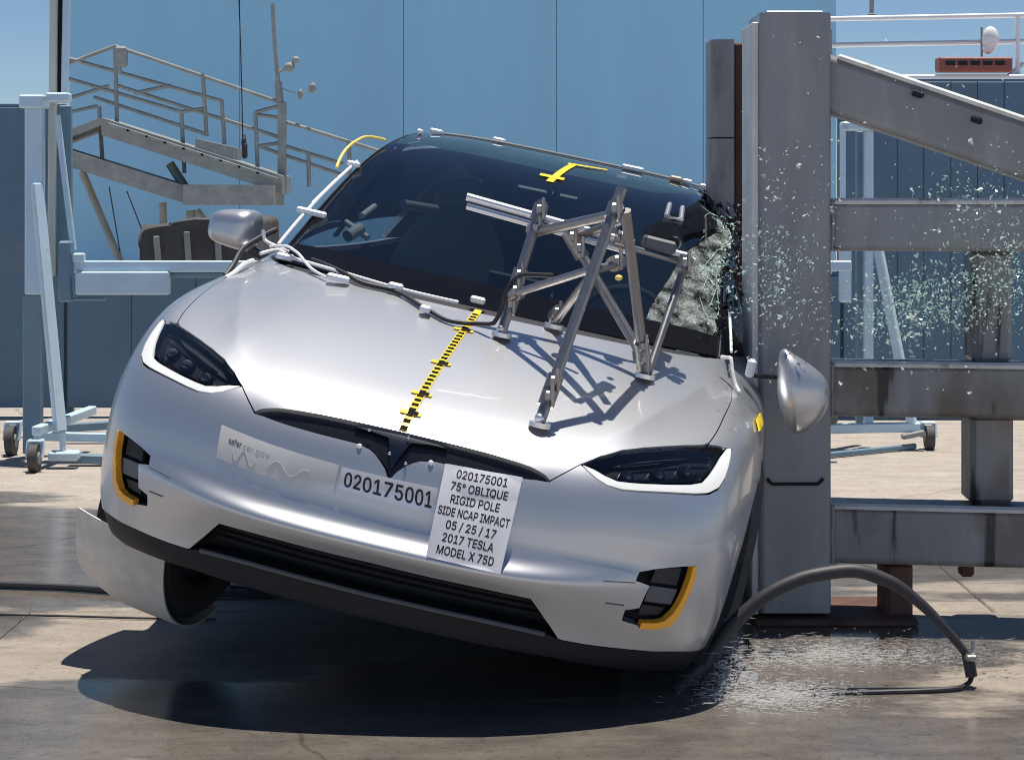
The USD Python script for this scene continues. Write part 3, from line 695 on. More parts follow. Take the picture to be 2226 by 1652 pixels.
def panel(S, poly, off=0.0, rim=.012, step=.16, hole=None, dented=True, disp=None):
    """A sheet-metal panel: the part of surface S inside the (u, v) outline, edges turned inwards by rim."""
    pg = poly if isinstance(poly, shapely.Geometry) else Polygon(poly)
    if not pg.is_valid: pg = pg.buffer(0)
    if hole is not None:
        for h in hole: pg = pg.difference(Polygon(h).buffer(0))
    if pg.geom_type == 'MultiPolygon': pg = max(pg.geoms, key=lambda q: q.area)
    rings = [densify(np.array(r.coords), step * .45) for r in [pg.exterior] + list(pg.interiors)]
    u0, v0, u1, v1 = pg.bounds
    gu, gv = np.meshgrid(np.arange(u0, u1, step / 2), np.arange(v0, v1, step))
    gu[1::2] += step / 4
    pts = np.c_[gu.ravel(), gv.ravel()]
    inner = shapely.affinity.scale(pg, 1, 1)
    sc = shapely.affinity.scale(pg, 2, 1, origin=(0, 0)).buffer(-step * .4)
    pts = pts[shapely.contains_xy(sc, pts[:, 0] * 2, pts[:, 1])]
    allp = np.concatenate(rings + [pts])
    tri = Delaunay(allp * [2, 1]).simplices
    c = allp[tri].mean(1)
    tri = tri[shapely.contains_xy(pg, c[:, 0], c[:, 1])]
    P = S(allp[:, 0], allp[:, 1]); N = S.normal(allp[:, 0], allp[:, 1])
    fn = np.cross(P[tri[:, 1]] - P[tri[:, 0]], P[tri[:, 2]] - P[tri[:, 0]])
    keep = np.linalg.norm(fn, axis=1) > 1e-10
    tri, fn = tri[keep], fn[keep]
    flip = (fn * N[tri].mean(1)).sum(1) < 0
    tri[flip] = tri[flip][:, [0, 2, 1]]
    P = P + N * off
    if disp is not None:
        P = P + N * disp(allp[:, 0], allp[:, 1])[:, None]
        acc = np.zeros_like(P); fq = np.cross(P[tri[:, 1]] - P[tri[:, 0]], P[tri[:, 2]] - P[tri[:, 0]])
        for k in range(3): np.add.at(acc, tri[:, k], fq)
        N = acc / np.maximum(np.linalg.norm(acc, axis=1, keepdims=True), 1e-12)
    Q = P - N * rim
    if dented:
        P, push = dent(P); Q, _ = dent(Q)
        if push.max() > .002:
            acc = np.zeros_like(P); fn = np.cross(P[tri[:, 1]] - P[tri[:, 0]], P[tri[:, 2]] - P[tri[:, 0]])
            for k in range(3): np.add.at(acc, tri[:, k], fn)
            acc /= np.maximum(np.linalg.norm(acc, axis=1, keepdims=True), 1e-12)
            N = np.where(push[:, None] > .002, acc, N)
    V, NN, FF = [P], [N], [tri]
    k = len(P); s = 0
    if rim:
        for r in rings:
            n = len(r); idx = np.arange(s, s + n); nx = np.roll(idx, -1); s += n
            a, b, c_, d = P[idx], P[nx], Q[nx], Q[idx]
            wn = np.cross(b - a, d - a); wn /= np.maximum(np.linalg.norm(wn, axis=1, keepdims=True), 1e-12)
            # outward: away from the panel interior
            V.append(np.concatenate([a, b, c_, d])); NN.append(np.concatenate([wn] * 4))
            i = np.arange(n) + k
            FF.append(np.concatenate([np.c_[i, i + n, i + 2 * n], np.c_[i, i + 2 * n, i + 3 * n]])); k += 4 * n
    return np.concatenate(V), np.concatenate(FF), np.concatenate(NN)

def mirror_poly(p): return [(-a, b) for a, b in p][::-1]
def full(half):
    """Outline of a panel that spans both sides, from its right half (starting and ending on u = 0)."""
    half = [tuple(h) for h in half]
    return half + [(-a, b) for a, b in half[::-1] if abs(a) > 1e-6]
def inset(poly, d):
    """Shrink an outline in roughly metric space, by d metres."""
    pg = shapely.affinity.scale(Polygon(poly), .2, .085, origin=(0, 0)).buffer(-d, join_style=2)
    if pg.geom_type == 'MultiPolygon': pg = max(pg.geoms, key=lambda q: q.area)
    return [(a / .2, b / .085) for a, b in pg.exterior.coords[:-1]]

car = UsdGeom.Xform.Define(stage, numbered('/World', 'car'))
mtx = np.eye(4); mtx[:3, :3] = RC.T; mtx[3, :3] = TC
car.AddTransformOp().Set(Gf.Matrix4d(*map(float, mtx.ravel())))
tag(car, 'silver car tilted by its crash into the pole, with test labels on its nose', 'car')

hl_top = [(1.264, 6.988), (1.502, 7.347), (1.843, 7.594), (2.268, 7.658), (2.7, 7.639), (3.126, 7.565), (3.541, 7.448), (3.95, 7.307), (4.352, 7.147)]
hl_bot = [(1.264, 6.988), (1.383, 6.738), (1.521, 6.498), (1.709, 6.293), (1.955, 6.185), (2.231, 6.161), (2.509, 6.155), (2.787, 6.136), (3.064, 6.109), (3.341, 6.078), (3.617, 6.07), (3.877, 6.158), (4.057, 6.359), (4.188, 6.603), (4.288, 6.86), (4.368, 7.127)]
hl_in = [(1.312, 7.058), (1.479, 6.848), (1.652, 6.643), (1.86, 6.48), (2.125, 6.437), (2.393, 6.416), (2.661, 6.4), (2.928, 6.381), (3.196, 6.363), (3.459, 6.389), (3.642, 6.573), (3.809, 6.782), (3.968, 6.995), (4.127, 7.201)]
gr_top = [(0.0, 6.999), (0.135, 6.974), (0.267, 6.94), (0.396, 6.889), (0.515, 6.819), (0.63, 6.742), (0.736, 6.657), (0.822, 6.548), (0.898, 6.433), (0.963, 6.312)]
gr_bot = [(0.0, 5.616), (0.017, 5.729), (0.032, 5.842), (0.049, 5.956), (0.069, 6.068), (0.099, 6.178), (0.163, 6.262), (0.277, 6.257), (0.39, 6.247), (0.504, 6.244), (0.618, 6.242), (0.732, 6.249), (0.845, 6.262), (0.959, 6.275)]
int_top = [(0.0, 2.151), (0.138, 2.133), (0.285, 2.133), (0.434, 2.139), (0.584, 2.139), (0.732, 2.129), (0.881, 2.116), (1.029, 2.104)]
int_side = [(1.029, 2.104), (1.18, 1.576), (1.359, 1.057)]
int_bot = [(0.0, 1.22), (0.202, 1.228), (0.404, 1.231), (0.606, 1.234), (0.807, 1.217), (1.007, 1.198), (1.2, 1.163), (1.36, 1.065)]
silver_low = [(1.394, 1.028), (1.693, 1.004), (1.993, 0.994), (2.294, 0.991), (2.595, 0.979), (2.894, 0.956), (3.191, 0.964), (3.49, 0.955)]
val_low = [(1.56, 0.445), (1.901, 0.4), (2.242, 0.355), (2.582, 0.302), (2.923, 0.247), (3.258, 0.274)]
amb_out = [(3.508, 4.17), (3.523, 3.837), (3.52, 3.503), (3.494, 3.17), (3.455, 2.839), (3.402, 2.51), (3.334, 2.183), (3.187, 1.887), (2.915, 1.744), (2.583, 1.713)]
vent_top = [(3.508, 4.17), (3.241, 4.12), (2.971, 4.036), (2.711, 3.931), (2.44, 3.915)]
vent_sqA = [(2.693, 3.923), (2.427, 3.746), (2.394, 3.316), (2.656, 3.144)]
vent_sqB = [(2.55, 2.364), (2.31, 2.245), (2.272, 1.894), (2.55, 1.805)]
shut = [(3.691, 7.48), (3.925, 7.741), (4.152, 8.008), (4.382, 8.271), (4.645, 8.5), (4.919, 8.718)]
plate_q = [(-1.333, 5.621), (-0.22, 5.538), (-0.211, 4.686), (-1.274, 4.774)]
num_q = [(-0.204, 5.509), (0.21, 5.537), (0.225, 4.854), (-0.197, 4.913)]
info_q = [(0.215, 6.251), (0.707, 6.257), (0.719, 3.052), (0.235, 3.2)]
hl_bot[0], hl_bot[-1] = hl_top[0], hl_top[-1]
hl_in[0], hl_in[-1] = (1.313, 7.0), (4.18, 7.17)
gr_bot[-1] = (.967, 6.245); gr_top[-1] = (.967, 6.265)
int_side = int_side[1:]
int_bot[-1] = int_side[-1]
silver_low.append((4.3, .87))
shut += [(5.12, 9.2), (5.12, 9.93)]
amb = amb_out
def um(u): return 2.55 + (u - 2.61) * .742
def vm(v): return float(np.interp(v, [1.80, 2.47, 3.55, 4.15], [1.80, vent_sqB[0][1] - .04, vent_sqA[3][1] + .06, amb_out[0][1] - .04]))
vent_out = amb + [vent_sqB[3], vent_sqB[2], vent_sqB[1], vent_sqB[0], vent_sqA[3], vent_sqA[2], vent_sqA[1], vent_sqA[0]] + vent_top[1:4][::-1][1:]

# wheel arch outline on the side surface, from (y, z) to (u, v)
uu, vv = np.meshgrid(np.linspace(3.9, 13.3, 150), np.linspace(0, 9, 90))
SP = B(uu.ravel(), vv.ravel())
yz2uv = LinearNDInterpolator(SP[:, 1:], np.c_[uu.ravel(), vv.ravel()])
def arch(yc, zc, r, a0, a1, n=26):
    a = np.radians(np.linspace(a0, a1, n))
    q = yz2uv(yc + r * np.cos(a), zc + r * np.sin(a))
    return q[~np.isnan(q).any(1)]
def uv_at(y, z): return tuple(yz2uv(y, z).ravel()[:2]) if not np.isnan(yz2uv(y, z)).any() else None
YA, YA2, ZA, RA = .93, 3.895, .34, .405
arF = arch(YA, ZA, RA, 200, -20)          # from front bottom over the top to the rear bottom
arR = arch(YA2, ZA, RA, 200, -20)
archF, archR = Polygon(np.r_[arF, [[arF[-1][0], 0]], [[arF[0][0], 0]]]), Polygon(np.r_[arR, [[arR[-1][0], 0]], [[arR[0][0], 0]]])
seam_top = (4.50, 7.03); 
i_seam = int(np.argmin(np.abs(arF[:len(arF) // 2, 1] - 5.6)))

SIL = M['silver']
# hood
hood_half = [(0, 6.992)] + gr_top[1:] + [hl_top[0]] + hl_top[1:7] + shut
hood_half = hood_half + [(4.0, 9.93), (2.0, 9.93), (0, 9.93)]
hood = obj('hood', panel(B, inset(full(hood_half), .0022), rim=.02, step=.085, disp=ridge), SIL, car)
# front bumper
bump_half = [(0, 5.52)] + gr_bot[1:] + [(gr_bot[-1][0], 6.26)] + hl_bot + [seam_top] + [tuple(p) for p in arF[:i_seam + 1][::-1]] + [(arF[0][0] - .02, .88)] + silver_low[::-1] + int_side[::-1] + int_top[::-1]
bumper = obj('front_bumper', panel(B, inset(full(bump_half), .0015), rim=.03, step=.07, hole=[vent_out, mirror_poly(vent_out)]), SIL, car)
# grille
grille = obj('grille', panel(B, full(gr_top + gr_bot[::-1][:-1] + [(0, 5.50)]), off=-.018, rim=0), M['gloss_black'], car)
lip = [(a, b) for a, b in gr_bot]
def sdecal(S, pts2, th, half_w, m, parent, name, off=.004):
    """A narrow strip that follows a line on the surface."""
    P = []
    pts2 = np.asarray(pts2, float)
    P3 = S(pts2[:, 0], pts2[:, 1]) + S.normal(pts2[:, 0], pts2[:, 1]) * off
    return obj(name, hose(P3, half_w, n=60, sec=8), m, parent)
# emblem: a T with a shallow curved bar, on the grille's centre
def emblem_pt(x, z): # car x, height above emblem base
    u = x / .25 * .98
    return u, z
eb = [[(-.20, 6.80), (-.15, 6.88), (0, 6.92), (.15, 6.88), (.20, 6.80), (.12, 6.80), (.045, 6.72), (.0, 5.78), (-.045, 6.72), (-.12, 6.80)]]
obj('emblem', panel(B, eb[0], off=-.004, rim=.012, step=.08), M['dark_chrome'], grille)
for sx in (-1, 1):
    obj('glint_dot', ell(B(np.array(sx * .15), np.array(6.20)) + [0, -.003, 0], (.0075, .005, .007)), M['lamp_white'], grille)  # white beads added for the glints on the grille lip
for (u, v) in ((-.13, 6.80), (.03, 6.86), (-.02, 6.2), (.05, 6.02)):
    obj('glint_bead', ell(B(np.array(u), np.array(v)) + [0, -.006, 0], (.005, .004, .005), sub_=2), M['chrome'], grille)
# lower intake
intake = obj('lower_intake', panel(B, full(int_top + int_side + int_bot[::-1][1:]), off=-.07, rim=0), M['void'], car)
for k in range(5):
    v = 1.36 + k * .15
    sdecal(B, [(u, v) for u in np.linspace(-1.15 + k * .03, 1.15 - k * .03, 20)], 0, .005, M['void'], intake, 'bar', off=-.055)
# lip, its highlight put in as a grey strip, and valance
sdecal(B, [(-a, b - .03) for a, b in int_bot[:-1][::-1]] + [(a, b - .03) for a, b in int_bot[1:-1]], 0, .007, M['grey_plastic'], car, 'lip', off=.004)
val_half = [(0, 1.19)] + [(a, b - .03) for a, b in int_bot[1:]] + [(a, b - .025) for a, b in silver_low] + [(arF[0][0] - .02, .86), (arF[0][0] - .02, .25)] + [(3.5, .25)] + val_low[::-1] + [(1.3, .50), (0, .52)]
obj('front_valance', panel(B, full(val_half), off=-.004, rim=.05), M['valance'], car)
# vents with their amber lamps
for sg in (1, -1):
    mp = (lambda p: p) if sg > 0 else mirror_poly
    vt = obj('vent', panel(B, mp(vent_out), off=-.045, rim=-.044), M['void'], car)
    a2 = inset(vent_out, .0)
    amb_in = [(2.62, amb[-1][1] + .20), (2.90, 1.96), (3.07, 2.06), (3.21, 2.31), (3.295, 2.58), (3.355, 2.91), (3.39, 3.28), (3.415, 3.7), (3.425, amb[0][1] - .04)]
    obj('amber_lamp', panel(B, mp(amb + amb_in), off=.002, rim=.02, step=.1), M['amber'], vt)
    obj('fog_lens', panel(B, mp([(um(a), vm(b)) for a, b in [(2.78, 2.72), (2.84, 3.42), (3.60, 3.36), (3.50, 2.70)]]), off=-.016, rim=.01), M['grey_plastic'], vt)
    obj('fog_trim', panel(B, mp([(um(a), vm(b)) for a, b in [(2.86, 3.58), (2.92, 4.02), (3.62, 4.05), (3.60, 3.54)]]), off=-.022, rim=.01), M['black_plastic'], vt)
    obj('fog_trim', panel(B, mp([(um(a), vm(b)) for a, b in [(2.70, 2.12), (2.76, 2.55), (3.38, 2.52), (3.22, 2.2)]]), off=-.022, rim=.01), M['black_plastic'], vt)
    for q in ([(1.9, vm(3.57)), (2.40, 0)], [(1.98, vm(2.55)), (2.28, 0)]):
        sdecal(B, mp([(u, q[0][1]) for u in np.linspace(q[0][0], q[1][0], 8)]), 0, .0022, M['grey_plastic'], vt, 'groove', off=.0)
    # headlight
    lens_poly = hl_in + hl_top[::-1][1:]
    hl = obj('headlight', panel(B, mp(inset(hl_bot + hl_top[::-1][1:-1], .002)), off=-.040, rim=-.030), M['lamp_house'], car)
    obj('daytime_lamp', panel(B, mp(inset(hl_bot + hl_in[::-1], .003)), off=-.001, rim=.012, step=.08), M['lamp_white'], hl)
    obj('lens', panel(B, mp(inset(lens_poly, .003)), off=-.003, rim=.008), usdkit.material(stage, '/World/Looks/lamp_lens', {'t': ('transparent_bsdf', {'color': (.80, .82, .86)}), 'g': ('glossy_bsdf', {'color': (1, 1, 1), 'roughness': .04}), 'f': ('fresnel', {'IOR': 1.5}), 'x': ('mix_closure', {})}, [('f.fac', 'x.fac'), ('t.BSDF', 'x.closure1'), ('g.BSDF', 'x.closure2')], surface='x.closure') if sg > 0 else UsdShade.Material.Get(stage, '/World/Looks/lamp_lens'), hl)
    for u, v, r in ((2.05, 6.80, .021), (2.62, 6.83, .023), (3.18, 6.84, .021)):
        P0 = B(np.array(u * sg), np.array(v)); N0 = B.normal(np.array(u * sg), np.array(v))
        P0 = P0 - N0 * .016
        obj('projector', cat_([tube(P0 - N0 * .03, P0 - N0 * .008, r, 24), bx(P0 - N0 * .020 - [0, 0, .026], (.10, .03, .012), .004)]), M['dark_chrome'], hl)
        obj('projector_lens', ell(P0 - N0 * .008, (r * .78, .012, r * .78)), M['lamp_glass'], hl)
    sdecal(B, mp([(u, np.interp(u, [1.9, 2.6, 3.3, 3.75], [7.22, 7.28, 7.2, 7.08])) for u in np.linspace(1.9, 3.75, 14)]), 0, .0035, M['dark_chrome'], hl, 'reflector_edge', off=-.022)
    sdecal(B, mp([(u, np.interp(u, [1.7, 2.6, 3.5], [6.58, 6.52, 6.50])) for u in np.linspace(1.7, 3.5, 14)]), 0, .003, M['dark_chrome'], hl, 'reflector_edge', off=-.020)
    # fender, doors, quarter, sill
    side = Polygon([(seam_top[0] + .02, 7.0)] + [(4.02, 7.27), (3.70, 7.43)] + [(a + .02, b - .01) for a, b in shut] + [(5.14, 9.97), (6.15, 9.97)] + [tuple(yz2uv(1.52, z).ravel()) for z in np.linspace(1.0, .30, 12)] + [tuple(yz2uv(1.50, .24).ravel()), (arF[-1][0], 1.0)])
    seam_poly = Polygon([(3.0, -1), (3.0, 7.3), (seam_top[0] + .012, 7.0)] + [tuple(p + [.012, .02]) for p in [arF[i_seam]]] + [(arF[i_seam][0], -1)])
    fl = side.difference(archF)
    if fl.geom_type == 'MultiPolygon': fl = max(fl.geoms, key=lambda q: q.area)
    obj('fender', panel(B, mp(list(fl.exterior.coords[:-1])), rim=.02), SIL, car)
    def yline(y, z0, z1, n=10): return [tuple(yz2uv(y, z).ravel()) for z in np.linspace(z0, z1, n)]
    dtop = 9.98
    def door(y0, y1, ut0, ut1): return Polygon([(ut0, dtop)] + yline(y0, 1.0, .27) + yline(y1, .27, 1.0) + [(ut1, dtop)])
    ut = {1.52: 6.17, 2.55: 8.55, 3.55: 10.1}
    d1 = door(1.528, 2.545, 6.19, 8.5); d2 = door(2.555, 3.52, 8.52, 10.05)
    fd = obj('front_door', panel(B, mp(list(d1.exterior.coords[:-1])), rim=.02), SIL, car)
    obj('rear_door', panel(B, mp(list(d2.difference(archR).exterior.coords[:-1])), rim=.02), SIL, car)
    hp = B(np.array(sg * 8.1), np.array(7.6)); hn = B.normal(np.array(sg * 8.1), np.array(7.6))
    q = dent((hp + hn * .012)[None])[0][0]
    obj('handle', bx(q, (.014, .20, .03), .006), M['chrome'], fd)
    qp = Polygon(yline(3.53, 1.0, .27)[::-1] + [(10.07, dtop), (12.4, dtop), (12.4, 1.3), (11.9, .9)]).difference(archR)
    if qp.geom_type == 'MultiPolygon': qp = max(qp.geoms, key=lambda q: q.area)
    obj('rear_quarter', panel(B, mp(list(qp.exterior.coords[:-1])), rim=.02), SIL, car)
    sill = Polygon([tuple(arF[-1] + [.03, 0]), tuple(yz2uv(1.45, .26).ravel()), tuple(yz2uv(2.5, .265).ravel()), tuple(yz2uv(3.42, .265).ravel()), tuple(arR[0] - [.03, 0]), (arR[0][0] - .03, .05), (arF[-1][0] + .03, .05)])
    obj('sill', panel(B, mp(list(sill.exterior.coords[:-1])), off=-.006, rim=.02), M['black_plastic'], car)
    for nm, ar in (('arch_trim', arF), ('arch_trim', arR)):
        sdecal(B, mp([tuple(p) for p in ar]), 0, .010, M['black_plastic'], car, nm, off=-.008)
    # black liner behind the panel gaps and in the wheel wells
    lin = Polygon([(4.3, .1), (4.0, 7.2), (5.1, 9.6), (12.4, 9.9), (12.4, .5)]).difference(archF).difference(archR)
    obj('inner_liner', panel(B, mp(list(lin.exterior.coords[:-1])), off=-.045, rim=0, step=.3), M['cloth'], car)
    for yc in (YA, YA2):
        ms = []
        a = np.radians(np.linspace(-15, 195, 22))
        Vv, Ff = [], []
        for k, t_ in enumerate(a):
            y, z = yc + .43 * math.cos(t_), ZA + .43 * math.sin(t_)
            Vv += [(sg * .955, y, z), (sg * .56, y, z)]
        for k in range(len(a) - 1): Ff += [(2 * k, 2 * k + 1, 2 * k + 3), (2 * k, 2 * k + 3, 2 * k + 2)]
        nb = len(Vv)
        Vv += [(sg * .56, yc, ZA)]
        for k in range(len(a) - 1): Ff.append((nb, 2 * k + 1, 2 * k + 3))
        mm = trimesh.Trimesh(Vv, Ff, process=False)
        Vd, pu = dent(mm.vertices); mm.vertices = Vd
        obj('wheel_well', mm, M['void'], car, smooth=40)
obj('underhood', panel(B, full([(0, 7.2), (1.3, 7.2), (4.3, 7.4), (4.9, 8.9), (4.9, 10), (0, 10)]), off=-.03, rim=0, step=.4), M['void'], car)
obj('bumper_backing', panel(B, full([(0, .3), (4.3, .3), (4.3, 6.9), (1.3, 7.0), (0, 7.2)]), off=-.085, rim=0, step=.4), M['void'], car)
obj('tailgate', panel(B, Polygon([(12.42, 5.2), (13.98, 5.2), (13.98, 9.98), (12.42, 9.98)]), rim=.02, dented=False), SIL, car)
obj('tailgate', panel(B, Polygon([(-12.42, 5.2), (-13.98, 5.2), (-13.98, 9.98), (-12.42, 9.98)]), rim=.02, dented=False), SIL, car)
for sg in (1, -1):
    obj('rear_bumper', panel(B, Polygon([(sg * 12.42, .3), (sg * 13.99, .3), (sg * 13.99, 5.15), (sg * 12.42, 5.15)]), rim=.02, dented=False), SIL, car)
    obj('rear_lamp', panel(B, Polygon([(sg * 12.0, 7.6), (sg * 13.2, 7.6), (sg * 13.2, 8.6), (sg * 12.0, 8.6)]), off=.004, rim=.02, dented=False), mat('rear_lamp_red', (.35, .01, .01), .15) if sg > 0 else UsdShade.Material.Get(stage, '/World/Looks/rear_lamp_red'), car)
obj('floor_pan', cat_([bx((0, 1.05, .33), (1.08, 1.5, .22), .03), bx((0, 2.75, .24), (1.76, 2.4, .14), .03), bx((0, 4.35, .33), (1.1, 1.1, .2), .03)]), M['black_plastic'], car)

# greenhouse
def rr(u0, v0, u1, v1, ru=.12):
    pg = sbox(u0 * 2, v0, u1 * 2, v1).buffer(-ru).buffer(ru, quad_segs=5)
    return [(a / 2, b) for a, b in pg.exterior.coords[:-1]]
WS = 2.34
shz = Polygon([(.9, .02), (WS, .02), (WS, 2.3), (2.24, 2.1), (2.12, 1.7), (1.9, 1.45), (1.72, 1.15), (1.5, .95), (1.3, .7), (1.18, .45), (.98, .2)])   # shattered corner
wsp = Polygon(rr(-WS, .03, WS, 2.93, .18)).difference(shz.buffer(0))
wind = obj('windscreen', panel(G, wsp, off=0, rim=0), M['windshield'], car)
obj('windscreen_frit', panel(G, Polygon([(-WS, .0), (WS, .0), (WS, .10), (1.2, .115), (0, .12), (-1.2, .115), (-WS, .10)]), off=.002, rim=.003), M['frit'], wind)
obj('sun_shade_band', panel(G, rr(-WS, 2.62, WS, 3.02, .05), off=-.008, rim=0), M['gloss_black'], wind)
obj('roof', panel(G, rr(-WS, 2.95, WS, 4.9, .05), off=.0, rim=.02), M['roofglass'], car)
obj('rear_window', panel(G, rr(-2.25, 4.95, 2.25, 5.85, .08), rim=.01), M['roofglass'], car)
for sg in (1, -1):
    mp = (lambda p: p) if sg > 0 else mirror_poly
    obj('pillar_trim', panel(G, mp([(WS + .005, .0), (2.56, .0), (2.52, 1.0), (2.50, 3.0), (2.5, 4.9), (WS + .005, 4.9)]), off=.003, rim=.02), M['gloss_black'], car)
    obj('roof_rail', panel(G, mp([(2.565, .0), (2.82, .0), (2.80, .6), (2.78, 3.0), (2.78, 4.9), (2.505, 4.9), (2.505, 3.0), (2.525, 1.0)]), off=.0, rim=.02), SIL, car)
    obj('side_window', panel(G, mp([(2.84, .30), (2.81, .8), (2.80, 2.45), (3.9, 2.45), (3.92, .55)]), off=-.006, rim=0), M['sideglass'], car)
    obj('side_window', panel(G, mp([(2.80, 2.62), (2.80, 4.5), (3.85, 4.5), (3.9, 2.62)]), off=-.006, rim=0), M['sideglass'], car)
    obj('door_pillar', panel(G, mp(rr(2.79, 2.44, 3.95, 2.63, .02)), off=-.004, rim=.01), M['gloss_black'], car)
    obj('quarter_pillar', panel(G, mp(rr(2.3, 4.5, 3.98, 6.0, .02)), off=-.0, rim=.02), SIL, car)
    obj('quarter_trim', panel(G, mp([(2.86, .0), (2.84, .32), (3.92, .56), (3.98, .3), (3.98, .0)]), off=-.003, rim=.01), M['gloss_black'], car)
    obj('pillar_lining', panel(G, mp([(2.30, .0), (2.85, .0), (2.82, 4.9), (2.34, 4.9)]), off=-.035, rim=0, step=.3), M['cloth'], car)
obj('headliner', panel(G, rr(-2.4, 2.75, 2.4, 5.0, .05), off=-.04, rim=0, step=.3), M['cloth'], car)
obj('cowl', panel(B, full([(0, 9.85), (5.1, 9.85), (5.1, 10), (0, 10)]), off=-.014, rim=0, step=.25), M['black_plastic'], car)

# shattered corner of the windscreen: crazed pale green flakes that still hang together
def flakes(S, pg, n, off, jit, seed, size=.02):
    r = np.random.default_rng(seed)
    u0, v0, u1, v1 = pg.bounds
    V, Ft = [], []
    while len(Ft) < n:
        u, v = r.uniform(u0, u1), r.uniform(v0, v1)
        if not pg.contains(shapely.Point(u, v)): continue
        P = S(np.array(u), np.array(v)); N = S.normal(np.array(u), np.array(v))
        P = P + N * (off + r.normal() * jit)
        P = dent(P[None])[0][0]
        a = r.normal(size=3); a -= N * (a @ N) * .75; a /= np.linalg.norm(a)
        b = np.cross(N + r.normal(size=3) * .35, a); b /= np.linalg.norm(b)
        s = size * r.uniform(.4, 1.2)
        k = len(V)
        V += [P + a * s, P + b * s * .7, P - a * s * .8, P - b * s * .6 + a * s * .2]
        Ft += [(k, k + 1, k + 2), (k, k + 2, k + 3)]
    return trimesh.Trimesh(V, Ft, process=False)
M['crazed'] = usdkit.material(stage, '/World/Looks/crazed_glass', {
    'g': ('geometry', {}), 'v': ('voronoi_texture', {'scale': 95.0, 'feature': 'distance_to_edge'}), 'n': ('noise_texture', {'scale': 11.0, 'detail': 7.0, 'roughness': .7}),
    'mr': ('map_range', {'from_min': .0, 'from_max': .10, 'to_min': .90, 'to_max': .30, 'clamp': True}),
    'nr': ('map_range', {'from_min': .42, 'from_max': .66, 'to_min': .04, 'to_max': 1.0, 'clamp': True}), 'mm': ('math', {'math_type': 'multiply'}),
    't': ('transparent_bsdf', {'color': (.34, .45, .43)}), 'p': ('principled_bsdf', {'base_color': (.74, .82, .78), 'roughness': .4}), 'x': ('mix_closure', {})},
    [('g.position', 'v.vector'), ('g.position', 'n.vector'), ('v.distance', 'mr.value'), ('n.fac', 'nr.value'), ('mr.result', 'mm.value1'), ('nr.result', 'mm.value2'), ('mm.value', 'x.fac'), ('t.BSDF', 'x.closure1'), ('p.BSDF', 'x.closure2')], surface='x.closure')
sh = obj('shattered_glass', panel(G, shz, off=-.003, rim=0, step=.08), M['crazed'], car, label='crazed greenish corner of the windscreen, broken into bits')
obj('glass_flakes', flakes(G, Polygon([(1.7, .1), (2.36, .1), (2.5, 1.5), (2.3, 1.5), (1.9, .8)]), 260, .008, .012, 3, .008), M['shard'], sh, smooth=False, kind='stuff')
obj('torn_trim', flakes(G, Polygon([(2.2, .05), (2.95, .3), (2.9, 2.6), (2.35, 2.6)]), 700, .016, .024, 5, .022), M['gloss_black'], car, smooth=False, kind='stuff')

rc = np.random.default_rng(21)
for k in range(14):
    u, v = 2.30, rc.uniform(.25, 1.9)
    a = rc.normal(0, .55) + math.pi
    pts = [(u, v)]
    for q in range(rc.integers(4, 9)):
        a += rc.normal(0, .35)
        u, v = u + .11 * math.cos(a), v + .13 * math.sin(a)
        if not (abs(u) < 2.33 and .1 < v < 2.8): break
        pts.append((u, v))
    if len(pts) > 2:
        pts = np.array(pts); P3 = dent(G(pts[:, 0], pts[:, 1]) + G.normal(pts[:, 0], pts[:, 1]) * .002)[0]
        obj('crack', hose(P3, rc.uniform(.0006, .0014), n=len(pts), sec=5, smooth=False), M['shard'], wind)

# interior
ms = [bx((0, 1.72, .94), (1.5, .50, .16), .05), bx((0, 1.95, .86), (1.5, .16, .22), .05)]
obj('dashboard', cat_(ms), M['dash'], car)
obj('screen', bx((0, 1.93, .97), (.26, .02, .38), .008), M['gloss_black'], car)
obj('instrument_cowl', ell((.40, 1.88, 1.02), (.22, .16, .07)), M['cloth'], car)
for sx in (-1, 1):
    s = obj('front_seat', cat_([ell((sx * .40, 2.62, .98), (.25, .11, .40), rotm([1, 0, 0], -14)), ell((sx * .40, 2.35, .62), (.26, .30, .11))]), M['seat'], car)
    obj('headrest', ell((sx * .40, 2.74, 1.36), (.13, .06, .11)), M['seat'], s)
m = trimesh.creation.torus(.19, .016, major_sections=40, minor_sections=10); m.apply_transform(rotm([1, 0, 0], 62)); m.apply_translation((.40, 2.10, 1.02))
sw = obj('steering_wheel', m, M['black_plastic'], car)
obj('wheel_hub', ell((.40, 2.10, 1.02), (.09, .05, .06)), M['black_plastic'], sw)
obj('rear_bench', cat_([bx((0, 3.55, .75), (1.3, .5, .22), .06), bx((0, 3.80, 1.02), (1.3, .16, .55), .06, rotm([1, 0, 0], -12))]), M['cloth'], car)
def gp(u, v, off=0):
    u, v = np.array(float(u)), np.array(float(v)); return G(u, v) + G.normal(u, v) * off
for (pa, pb, r, mt) in ((gp(-1.62, .62, -.10), gp(-1.62, .86, -.12), .012, 'hose_white'), (gp(-1.9, .52, -.1), gp(-1.35, .50, -.14), .012, 'hose_white'), (gp(-1.15, 1.0, -.12), gp(-.85, 1.5, -.2), .018, 'lightcloth'), (gp(-1.35, .30, -.05), gp(-1.28, .40, -.06), .022, 'white_tape')):
    obj('test_gear', tube(pa, pb, r), M[mt], car)
obj('rear_view_mirror', cat_([bx(gp(.0, 1.75, -.10), (.25, .02, .07), .01), tube(gp(0, 1.8, -.01), gp(0, 1.77, -.09), .01)]), M['gloss_black'], car)

